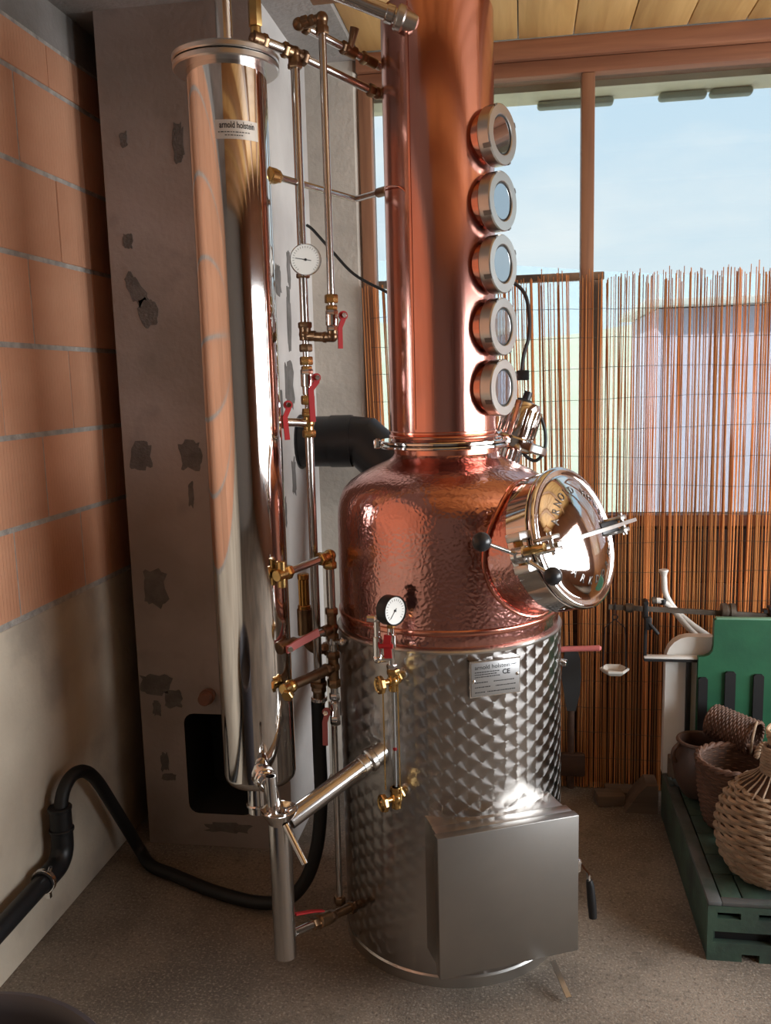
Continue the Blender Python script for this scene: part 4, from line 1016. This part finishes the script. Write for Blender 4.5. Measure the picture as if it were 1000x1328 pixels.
# ================================================================== HOSES, DRAIN, FLUE, CABLES
def hoses():
    MB_ = MB().tube(spline([(-0.558, 2.28, 0.70), (-0.560, 2.285, 0.55), (-0.565, 2.30, 0.40), (-0.585, 2.31, 0.25), (-0.63, 2.325, 0.13), (-0.70, 2.345, 0.055), (-0.80, 2.37, 0.028), (-0.95, 2.42, 0.024), (-1.10, 2.49, 0.024), (-1.20, 2.54, 0.022),
                     (-1.262, 2.60, 0.035), (-1.288, 2.575, 0.12), (-1.300, 2.50, 0.25), (-1.305, 2.42, 0.37), (-1.305, 2.35, 0.430), (-1.310, 2.29, 0.443), (-1.314, 2.245, 0.418), (-1.316, 2.225, 0.37), (-1.316, 2.225, 0.33)], 7), 0.0195, 14)
    h = MB_.build('water_hose', M_rubber)
    tag(h, 'black rubber hose lying along the floor and looping up against concrete wall', 'hose')
    d = thing('drain_pipe', (-1.33, 2.1, 0.2), 'black plastic drain pipe along concrete wall with elbow and metal clamp', 'pipe')
    x = -1.318; z = 0.215
    MB().tube([(x, 1.1, z-0.02), (x, 2.13, z)], 0.0265, 24).build('pipe', M_black, d)
    MB().tube([(x, 2.10, z), (x, 2.165, z+0.002)]+arc_pts((x, 2.17, z+0.055), 0.053, -PI/2, 0, 8, (0, 1, 0), (0, 0, 1))+[(x, 2.224, z+0.10)], 0.0315, 24).build('elbow', M_black, d)
    MB().tube([(x, 2.224, z+0.075), (x, 2.225, z+0.165)], 0.031, 24).build('socket', M_black, d)
    MB().ring(FR((x, 2.224, z+0.09)), 0.0355, 0.02, 0.010, 32, 0.002).build('socket_ring', M_black, d)
    MB().ring(FR((x, 2.224, z+0.155)), 0.034, 0.0285, 0.010, 32, 0.002).build('socket_ring', M_black, d)
    cm = MB(); cm.ring(FR((x, 2.105, z), (0, 1, 0)), 0.0355, 0.026, 0.014, 32, 0.001); cm.box((x+0.012, 2.112, z-0.038), (0.012, 0.012, 0.02)); cm.cyl((x+0.02, 2.112, z+0.033), (x+0.025, 2.112, z+0.045), 0.005, 10)
    cm.build('pipe_clamp', M_chrome, d)['label'] = 'shiny metal pipe clamp'
    # flue
    f = thing('flue_pipe', (-0.5, 3.0, 1.36), 'wide black flue pipe from behind the still into the chimney', 'flue')
    y, z, r = 3.045, 1.362, 0.088
    MB().tube([(CX-0.02, y, z), (-0.65, y, z)], r, 40).build('flue_section', M_black, f)
    MB().tube([(-0.66, y, z), (-0.585, y, z)], r+0.003, 40).build('flue_section', M_black, f)
    e = [V3((-0.60, y, z)), V3((-0.548, y, z)), V3((-0.470, y-0.012, z-0.070)), V3((-0.415, y-0.05, z-0.15)), V3((-0.38, y-0.10, z-0.26))]
    mel = MB().tube(e, r+0.001, 40).build('flue_elbow', M_black, f, smooth=20)
    MB().tube([e[-1], V3((-0.36, 2.90, 0.55))], r, 32).build('flue_section', M_black, f)
    MB().tube([V3((-0.36, 2.90, 0.60)), V3((-0.28, 2.62, 0.5))], 0.075, 32).build('flue_inlet', M_black, f)
    MB().ring(FR((CX-0.001, y, z), (1, 0, 0)), r+0.008, r-0.01, 0.006, 40).build('flue_collar', M_black, f)
    c = MB().tube(spline([(-0.765, 3.24, 2.13), (-0.737, 3.22, 2.107), (-0.67, 3.2, 2.032), (-0.589, 3.2, 1.945), (-0.479, 3.2, 1.882), (-0.40, 3.18, 1.84)], 6), 0.0055, 8).build('electric_cable', M_rubber)
    tag(c, 'black electric cable drooping across the pier beside the window', 'cable')
    st = MB(); st.cyl((-1.036, 2.725, 0.545), (-1.036, 2.66, 0.545), 0.021, 20, ch=0.003); st.ring(FR((-1.036, 2.70, 0.545), (0, -1, 0)), 0.026, 0.015, 0.012, 20)
    s = st.build('pipe_stub', M_terr); tag(s, 'short rusty pipe stub above the black chimney opening', 'stub')
hoses()

def motor():
    m = thing('agitator_motor', (-0.045, 2.56, 1.30), 'stainless geared agitator motor leaning behind the copper column', 'motor')
    b = V3((-0.052, 2.56, 1.300)); ax = V3((0.30, 0.10, 0.95)).normalized()
    fr = FR(b, ax)
    MB().lathe([(0.045, -0.02), (0.052, 0.0), (0.054, 0.006), (0.054, 0.014), (0.050, 0.017), (0.030, 0.018)], fr, 40).build('mount_flange', M_chrome, m)
    for a in range(4):
        t = fr @ V3((0.036*math.cos(a*PI/2+.6), 0.036*math.sin(a*PI/2+.6), 0.016)); MB().cyl(t, t+ax*0.055, 0.005, 10).build('post', M_chrome, m)
    MB().lathe([(0.018, 0.015), (0.018, 0.07)], fr, 20).build('shaft', M_chrome, m)
    MB().lathe([(0.052, 0.066), (0.060, 0.070), (0.062, 0.078), (0.062, 0.098), (0.056, 0.104)], fr, 44).build('gearbox', M_steel, m)
    ring = FR(b+ax*0.085+V3((0.035, 0.03, -0.012)), ax)
    MB().lathe([(0.060, -0.014), (0.064, -0.010), (0.064, 0.008), (0.058, 0.012)], ring, 40).build('side_gear', M_steelb, m)
    bd = MB().lathe([(0.050, 0.10), (0.050, 0.190), (0.044, 0.205), (0.02, 0.210)], fr, 40).build('motor_body', M_steel, m)
    for k in range(18):
        f3 = fr @ Matrix.Rotation(2*PI*k/18, 4, 'Z'); MB().box((0.053, 0, 0.147), (0.008, 0.004, 0.08), f3, 0.001).build('fin', M_steel, bd)
    t = fr @ V3((0.0, 0.0, 0.212))
    g = MB(); g.cyl(t, t+ax*0.025, 0.012, 14); g.build('cable_gland', M_black, m)
    p = V3((0.003, 2.55, 1.572)); MB().box(p, (0.035, 0.03, 0.028), None, 0.003).build('plug_box', M_black, m)
    MB().cyl(p+V3((-0.03, 0, 0.004)), p, 0.007, 10).build('plug_stem', M_black, m)
    MB().tube(spline([(0.0, 2.55, 1.585), (0.006, 2.555, 1.63), (0.020, 2.56, 1.68), (0.021, 2.57, 1.74), (0.010, 2.58, 1.795), (-0.02, 2.58, 1.828), (-0.06, 2.56, 1.84), (-0.10, 2.54, 1.83)], 6), 0.0052, 8).build('cable', M_rubber, m)
    MB().tube(spline([(-0.012, 2.57, 1.505), (0.02, 2.575, 1.497), (0.052, 2.58, 1.455), (0.066, 2.58, 1.405), (0.062, 2.58, 1.355), (0.038, 2.58, 1.328), (0.008, 2.58, 1.345), (-0.012, 2.58, 1.385), (-0.02, 2.575, 1.42)], 6), 0.0050, 8).build('cable', M_rubber, m)
motor()

# ================================================================== TOOLS AND SCALE ON THE RIGHT
def tools():
    s = thing('shovel', (0.178, 3.24, 0.08), 'dark grey spade standing upside down against the reeds behind the still', 'shovel')
    out = [(-0.030, 0.06), (-0.036, 0.10), (-0.030, 0.17), (-0.018, 0.22), (0.018, 0.22), (0.032, 0.17), (0.036, 0.10), (0.030, 0.03), (0.016, -0.03), (-0.016, -0.03)]
    MB().prism([(a, b+0.36) for a, b in out], 0.008, FR((0.178, 3.235, 0), (0, -1, 0), (1, 0, 0))).build('blade', mat('spade_iron', (0.055, 0.055, 0.055), 0.5, 0.5), s)
    MB().tube([(0.178, 3.24, 0.34), (0.178, 3.245, 0.02)], 0.013, 14).build('shaft', M_sill, s)
    MB().box((0.185, 3.24, 0.115), (0.09, 0.03, 0.09), None, 0.008).build('socket', M_sill, s)
    t = thing('tubular_frame', (0.58, 3.22, 0.17), 'two bent white tubes rising behind the green scale board', 'frame')
    y = 3.20
    a = [(0.72, y+0.01, 0.17), (0.73, y+0.01, 0.56), (0.672, y, 0.622), (0.60, y, 0.676), (0.551, y, 0.719), (0.521, y, 0.757), (0.503, y, 0.795), (0.499, y, 0.835), (0.497, y, 0.862)]
    MB().tube(spline(a, 5), 0.0105, 14).build('tube', M_wht, t)
    MB().lathe([(0.0105, 0), (0.013, 0.01), (0.0175, 0.018), (0.0165, 0.022)], FR((0.4975, y, 0.855), (-0.05, 0, 1)), 20).build('flared_end', M_wht, t)
    b = [(0.69, y-0.025, 0.17), (0.69, y-0.025, 0.57), (0.655, y-0.025, 0.602), (0.585, y-0.025, 0.668), (0.54, y-0.025, 0.722), (0.512, y-0.025, 0.752), (0.487, y-0.025, 0.768), (0.462, y-0.025, 0.771)]
    MB().tube(spline(b, 5), 0.0105, 14).build('tube', M_wht, t)
    MB().cyl((0.470, y-0.025, 0.771), (0.455, y-0.025, 0.770), 0.013, 16).build('tube_cap', M_rust, t)
    MB().cyl((0.495, y-0.025, 0.758), (0.491, y-0.025, 0.775), 0.0125, 14).build('tube_clip', M_iron, t)
tools()

def grid_panel(mb, fr, w, h, t, holes):
    xs = sorted({0, w, *[a for q in holes for a in (q[0], q[2])]}); zs = sorted({0, h, *[a for q in holes for a in (q[1], q[3])]})
    for i in range(len(xs)-1):
        for j in range(len(zs)-1):
            cx, cz = (xs[i]+xs[i+1])/2, (zs[j]+zs[j+1])/2
            if any(q[0] < cx < q[2] and q[1] < cz < q[3] for q in holes): continue
            mb.box((cx, cz, t/2), (xs[i+1]-xs[i], zs[j+1]-zs[j], t), fr)
    return mb

def scale():
    s = thing('platform_scale', (0.62, 2.7, 0), 'old green platform scale with white column, iron beam and slatted board', 'scale')
    x0, x1, y0, y1, h = 0.487, 1.20, 2.287, 3.095, 0.170
    fr = FR((x0, y0, 0), (0, -1, 0), (1, 0, 0)) @ Matrix.Diagonal((1, 1, 1, 1))
    fr = Matrix(((1, 0, 0, x0), (0, 0, -1, y0+0.02), (0, 1, 0, 0), (0, 0, 0, 1)))
    ap = grid_panel(MB(), fr, x1-x0, h-0.012, 0.02, [(0.025, 0.122, 0.085, 0.140), (0.13, 0.122, 0.25, 0.140), (0.30, 0.122, 0.45, 0.140), (0.015, 0.052, 0.165, 0.085), (0.22, 0.052, 0.40, 0.085), (0.09, 0.0, 0.135, 0.022), (0.42, 0, 0.6, 0.022)])
    ap.build('front_apron', M_greend, s)
    MB().box(((x0+x1)/2, y0+0.05, 0.085), (x1-x0-0.02, 0.05, 0.12)).build('inner_frame', M_iron, s)
    MB().box((x0+0.012, (y0+y1)/2+0.01, 0.079), (0.024, y1-y0-0.02, 0.158), None, 0.003).build('side_apron', M_greend, s)
    MB().box((x0+0.018, (y0+y1)/2, h-0.006), (0.036, y1-y0, 0.012), None, 0.003).build('edge_strip', M_worn, s)
    MB().box(((x0+x1)/2+0.018, y0+0.014, h-0.006), (x1-x0-0.036, 0.028, 0.012), None, 0.003).build('edge_strip', M_worn, s)
    MB().box(((x0+x1)/2, (y0+y1)/2, 0.125), (x1-x0-0.05, y1-y0-0.05, 0.05)).build('deck_core', M_iron, s)
    yy = y0+0.030; k = 0
    for w in (0.115, 0.105, 0.125, 0.11, 0.12, 0.115):
        MB().box((x0+0.038+0.028, yy+w/2, h-0.008+0.001*(k % 2)), (0.052, w-0.003, 0.012), None, 0.002).build('plank', M_greend, s); k += 1
        for xx in (0.10, 0.225, 0.35, 0.475, 0.60):
            MB().box((x0+xx+0.055, yy+w/2, h-0.010+0.001*(k % 2)), (0.118, w-0.004, 0.012), None, 0.002).build('plank', M_greend, s); k += 1
        yy += w
    fk = MB(); fk.box((x0+0.045, y1-0.06, h+0.004), (0.075, 0.014, 0.012), None, 0.002); fk.box((x0+0.015, y1-0.09, h+0.004), (0.014, 0.075, 0.012), None, 0.002); fk.box((x0+0.06, y1-0.12, h+0.002), (0.05, 0.012, 0.008), None, 0.002)
    fk.build('corner_casting', M_worn, s)
    # column
    yc = 3.075
    P = [(0.487, 0.165), (0.6, 0.165), (0.6, 0.598), (0.615, 0.599), (0.634, 0.606), (0.645, 0.622), (0.648, 0.645), (0.648, 0.668), (0.565, 0.668), (0.540, 0.662), (0.518, 0.648), (0.502, 0.628), (0.493, 0.605), (0.490, 0.585)]
    MB().prism(P, 0.045, FR((0, yc+0.045, 0), (0, -1, 0), (1, 0, 0))).build('column', M_wht, s)
    ib = MB(); ib.box((0.505, yc-0.025, 0.603), (0.185, 0.03, 0.008), None, 0.002)
    ib.build('bracket_top', M_wht, s)
    ib = MB(); ib.box((0.505, yc-0.025, 0.594), (0.185, 0.03, 0.008)); ib.box((0.417, yc-0.02, 0.69), (0.010, 0.02, 0.19), None, 0.002); ib.box((0.417, yc-0.02, 0.765), (0.016, 0.035, 0.06), None, 0.003)
    ib.cyl((0.417, yc-0.04, 0.795), (0.417, yc, 0.795), 0.008, 12); ib.box((0.424, yc-0.04, 0.725), (0.022, 0.02, 0.045), None, 0.004); ib.tube([(0.424, yc-0.045, 0.728), (0.445, yc-0.055, 0.705), (0.455, yc-0.055, 0.692)], 0.006, 10)
    ib.build('bracket', M_iron, s)
    MB().box((0.5635, yc-0.02, 0.38), (0.0175, 0.012, 0.43), None, 0.002).build('pull_rod', M_iron, s)
    MB().lathe([(0.045, 0), (0.045, 0.004), (0.03, 0.008)], FR((0.553, 3.0, h)), 28).build('rod_foot', M_worn, s)
    bl = MB().box((0.530, yc-0.035, 0.205), (0.06, 0.04, 0.09), None, 0.004).build('rear_block', M_block, s)
    # beam
    yb = 3.09
    MB().bar([(0.297, yb, 0.767), (0.46, yb, 0.760), (0.85, yb, 0.741)], 0.017, 0.010, (0, 0, 1)).build('beam', M_rust, s)
    MB().lathe([(0.008, -0.016), (0.0155, -0.012), (0.0165, 0.0), (0.0155, 0.012), (0.008, 0.016)], FR((0.366, yb, 0.764), (1, 0, -0.04)), 20).build('poise', M_rust, s)
    MB().lathe([(0.012, -0.024), (0.028, -0.022), (0.030, -0.006), (0.026, -0.004), (0.026, 0.004), (0.030, 0.006), (0.030, 0.022), (0.012, 0.024)], FR((0.694, yb, 0.755), (1, 0, -0.04)), 28).build('sliding_weight', M_rust, s)
    eb = MB(); eb.box((0.845, yb, 0.752), (0.035, 0.03, 0.03), None, 0.003); eb.box((0.845, yb, 0.772), (0.04, 0.034, 0.008)); eb.box((0.815, yb, 0.760), (0.012, 0.02, 0.012))
    eb.build('beam_end', M_iron, s)
    # back board with iron bars
    ybd = 3.02
    P = [(0.586, 0.17), (1.2, 0.17), (1.2, 0.742), (0.645, 0.748), (0.637, 0.742), (0.636, 0.655), (0.633, 0.635), (0.623, 0.622), (0.608, 0.616), (0.588, 0.614)]
    bd = MB().prism(P, 0.022, FR((0, ybd+0.022, 0), (0, -1, 0), (1, 0, 0))).build('back_board', M_green, s)
    MB().box((0.92, ybd+0.011, 0.748), (0.555, 0.024, 0.006), None, 0.002).build('board_edge', mat('green_edge', (0.20, 0.42, 0.29), 0.5), bd)
    for xb, zt, w in ((0.604, 0.545, 0.030), (0.692, 0.567, 0.034), (0.783, 0.560, 0.033), (0.875, 0.555, 0.033)):
        Pb = [(-w/2, 0.172), (w/2, 0.172), (w/2, zt-0.006), (w/2-0.006, zt), (-w/2+0.006, zt), (-w/2, zt-0.006)]
        MB().prism(Pb, 0.010, FR((xb, ybd, 0), (0, -1, 0), (1, 0, 0))).build('iron_bar', M_iron, bd)
    # hanging pan
    p = thing('scale_pan', (0.318, 3.09, 0.545), 'small white pan hanging on wires from scale beam end', 'pan')
    hk = MB(); hk.tube([(0.318, yb-0.008, 0.785), (0.318, yb-0.01, 0.745)], 0.0022, 6); hk.tube(arc_pts((0.318, yb-0.01, 0.733), 0.009, 0, 2*PI, 14, (1, 0, 0), (0, 0, 1)), 0.0022, 6); hk.build('hook', M_iron, p)
    for sgn in (-1, 1):
        MB().tube([(0.318, yb-0.01, 0.726), (0.318+0.034*sgn, yb-0.01, 0.695), (0.318+0.037*sgn, yb-0.01, 0.62), (0.318+0.040*sgn, yb-0.01, 0.543)], 0.0017, 6).build('wire', M_iron, p)
    MB().lathe([(0.036, 0.530), (0.050, 0.542), (0.051, 0.548), (0.046, 0.550), (0.034, 0.536)], FR((0.318, yb-0.01, 0)), 6).build('tray', mat('pan_white', (0.62, 0.60, 0.54), 0.5), p, smooth=0)
scale()

# ================================================================== BASKETS
def weave(mb, prof, fr, rr, stakes, n=None, amp=0.55):
    # rows of strands going in and out round upright stakes
    prof = [V3((a, 0, b)) for a, b in prof]
    L = [0]
    for i in range(1, len(prof)): L.append(L[-1]+(prof[i]-prof[i-1]).length)
    rows = max(2, int(L[-1]/(rr*1.75))); n = n or stakes*4
    for k in range(rows):
        t = (k+0.5)/rows*L[-1]; R = np.interp(t, L, [p.x for p in prof]); z = np.interp(t, L, [p.z for p in prof]); pts = []
        for i in range(n):
            a = 2*PI*i/n; w = math.cos(a*stakes/1.0/1+ (k % 2)*PI)
            r = R+rr*amp*w+random.uniform(-.1, .1)*rr; pts.append(fr @ V3((r*math.cos(a), r*math.sin(a), z+random.uniform(-.12, .12)*rr)))
        mb.tube(pts, rr, 5, True)
    return mb
def basket(name, loc, fr, prof, rr, stakes, m, label, rim=0.011, handle=None, group=None):
    b = thing(name, loc, label, 'basket', group)
    inner = [(r-0.004, z) for r, z in prof]
    MB().lathe([(0.001, prof[0][1]+0.004)]+inner, fr, 32, False, False).build('lining', M_bask, b)
    w = weave(MB(), prof, fr, rr, stakes).build('weave', m, b, fix=False); w['kind'] = 'stuff'
    R, z = prof[-1]
    for k in range(2):
        pts = []
        for i in range(72):
            a = 2*PI*i/72; t = a*13+k*PI; pts.append(fr @ V3(((R+rim*0.38*math.cos(t))*math.cos(a), (R+rim*0.38*math.cos(t))*math.sin(a), z+rim*0.38*math.sin(t))))
        MB().tube(pts, rim*0.62, 6, True).build('rim_strand', m, b, fix=False)
    return b
def baskets():
    random.seed(21)
    H = 0.172
    # demijohn
    cx, cy = 0.697, 2.46
    d = thing('demijohn', (cx, cy, H), 'round demijohn in pale wicker with wrapped neck and cork at platform edge', 'demijohn')
    fr = FR((cx, cy, H))
    body_ = [(0.085, 0.0), (0.115, 0.012), (0.140, 0.05), (0.152, 0.10), (0.152, 0.14), (0.143, 0.185), (0.124, 0.222), (0.095, 0.252), (0.066, 0.272), (0.046, 0.290), (0.036, 0.315), (0.032, 0.355), (0.030, 0.375)]
    MB().lathe([(r-0.004, z) for r, z in body_], fr, 40).build('bottle', M_bask, d)
    w = weave(MB(), body_[:8], fr, 0.0075, 13, 64, 0.7).build('wicker', M_wick, d, fix=False); w['kind'] = 'stuff'
    for i in range(26):
        a = 2*PI*i/26; c, s = math.cos(a), math.sin(a)
        MB().tube([fr @ V3((r*c, r*s, z)) for r, z in ((0.110, 0.243), (0.090, 0.260), (0.064, 0.277), (0.046, 0.295))], [0.003, 0.003, 0.0026, 0.0022], 5).build('stake', M_wick, d)
    pts = []
    for i in range(14*9+1):
        a = 2*PI*i/14; t = i/(14*9); pts.append(fr @ V3(((0.042-0.006*t+0.002*math.sin(a*3.3))*math.cos(a), (0.042-0.006*t)*math.sin(a), 0.292+0.075*t)))
    MB().tube(pts, 0.0062, 6).build('neck_wrap', M_wick, d)
    MB().lathe([(0.022, 0.370), (0.028, 0.376), (0.029, 0.398), (0.024, 0.405)], fr, 20).build('cork', M_cork, d)
    for tilt in (-0.25, 0.3, 0.05):
        f2 = fr @ Matrix.Translation((0, 0, 0.405+0.008*tilt)) @ Matrix.Rotation(tilt, 4, 'X') @ Matrix.Rotation(tilt*0.8, 4, 'Y')
        MB().tube([f2 @ V3((0.030*math.cos(2*PI*i/24), 0.030*math.sin(2*PI*i/24), 0.004*math.sin(i))) for i in range(24)], 0.0042, 6, True).build('neck_tie', M_rope, d)
    # open basket
    cx, cy = 0.655, 2.735
    basket('wicker_basket', (cx, cy, H), FR((cx, cy, H)), [(0.088, 0.0), (0.098, 0.03), (0.110, 0.10), (0.116, 0.17), (0.116, 0.205)], 0.0045, 16, M_wickd, 'open dark wicker basket with twisted pale rim, upright behind demijohn', 0.012)
    # brown pot with loop
    cx, cy = 0.578, 2.915
    pt = thing('brown_pot', (cx, cy, H), 'dark brown clay pot with loop handle half hidden by wicker basket', 'pot')
    fr = FR((cx, cy, H))
    MB().lathe([(0.045, 0), (0.055, 0.01), (0.078, 0.06), (0.086, 0.11), (0.078, 0.155), (0.066, 0.175), (0.066, 0.19), (0.060, 0.192), (0.058, 0.17), (0.068, 0.15), (0.07, 0.1), (0.04, 0.02)], fr, 36).build('body', M_clay, pt)
    MB().tube([fr @ V3((0.068*math.cos(2*PI*i/32), 0.068*math.sin(2*PI*i/32), 0.19)) for i in range(32)], 0.007, 8, True).build('rim', M_clay, pt)
    MB().tube(spline([fr @ V3(p) for p in ((-0.066, -0.02, 0.185), (-0.085, -0.03, 0.17), (-0.09, -0.035, 0.145), (-0.08, -0.03, 0.125))], 4), 0.007, 8).build('loop_handle', M_clay, pt)
    # small basket lying on its side upon the open one's neighbours
    f = FR((0.628, 2.955, 0.418), (0.72, -0.62, -0.16))
    b = basket('lying_basket', (0.69, 2.9, 0.33), f, [(0.052, -0.005), (0.054, 0.05), (0.056, 0.11), (0.058, 0.145)], 0.0038, 14, M_wickd, 'small brown wicker basket lying on its side against the green board', 0.006)
    MB().lathe([(0.001, -0.008), (0.05, -0.008), (0.053, 0.0)], f, 28).build('base_disc', M_wickd, b)
    MB().tube(arc_pts(f @ V3((-0.0, 0.01, 0.147)), 0.058, 0, PI, 16, f.to_3x3() @ V3((0, 1, 0)), f.to_3x3() @ V3((-0.95, 0, 0.3))), 0.0042, 8).build('handle', M_wick, b)
    # basket at the right edge with a twisted loop handle
    cx, cy = 0.915, 2.79
    b = basket('handled_basket', (cx, cy, H), FR((cx, cy, H)), [(0.085, 0.0), (0.098, 0.08), (0.105, 0.19)], 0.0048, 15, M_wickd, 'dark wicker basket with twisted loop handle beside the open basket', 0.010)
    for k in range(3):
        pts = []
        for i in range(33):
            a = PI*i/32; t = a*7+k*2*PI/3; r = 0.034+0.0055*math.cos(t)
            pts.append((cx-0.165+r*math.cos(a)*0.75, cy-0.01+0.0055*math.sin(t), H+0.195+r*1.25*math.sin(a)))
        MB().tube(pts, 0.0055, 6).build('handle_strand', M_wick, b)
    c = MB().lathe([(0.02, -0.018), (0.030, -0.016), (0.033, 0.0), (0.030, 0.014), (0.012, 0.018)], FR((0.850, 2.735, 0.405), (-0.35, -0.9, 0.25)), 28).build('cork_bung', M_cork)
    tag(c, 'pale round bung lying in the handled basket', 'bung')
    # timbers on the floor by the reeds
    a = MB().box((0.40, 3.235, 0.016), (0.19, 0.075, 0.028), FR((0, 0, 0)), 0.003).build('floor_timber', M_block); tag(a, 'flat weathered board lying on the floor under the reed screen', 'timber')
    a = MB().box((0, 0, 0.021), (0.10, 0.07, 0.042), FR((0.315, 3.175, 0.0), (0, 0, 1), (1, 0.2, 0)), 0.004).build('timber_offcut', M_block); tag(a, 'short brown timber offcut in front of the flat board', 'timber')
    P = [(-0.055, 0), (0.06, 0), (0.06, 0.105), (0.02, 0.105), (-0.01, 0.07)]
    a = MB().prism(P, 0.10, FR((0.418, 3.20, 0), (0, -1, 0), (1, 0, 0))).build('timber_wedge', M_block); tag(a, 'angled timber block beside the back corner of scale platform', 'timber')
    # tub in the near corner
    t = thing('plastic_tub', (-0.93, 1.07, 0), 'dark plastic tub rim in front of the concrete wall, bottom left corner', 'tub')
    fr = FR((-0.93, 1.07, 0))
    MB().lathe([(0.001, 0.0), (0.25, 0.0), (0.258, 0.01), (0.295, 0.43), (0.300, 0.438), (0.308, 0.444), (0.312, 0.452), (0.308, 0.458), (0.298, 0.460), (0.290, 0.452), (0.284, 0.43), (0.25, 0.02), (0.001, 0.015)], fr, 72, False, False).build('tub_shell', M_bag, t)
    MB().lathe([(0.001, 0.36), (0.20, 0.362), (0.27, 0.36), (0.2785, 0.355)], fr, 48, False, False).build('tub_disc', M_iron, t)  # near-black disc set inside the tub below its rim
baskets()
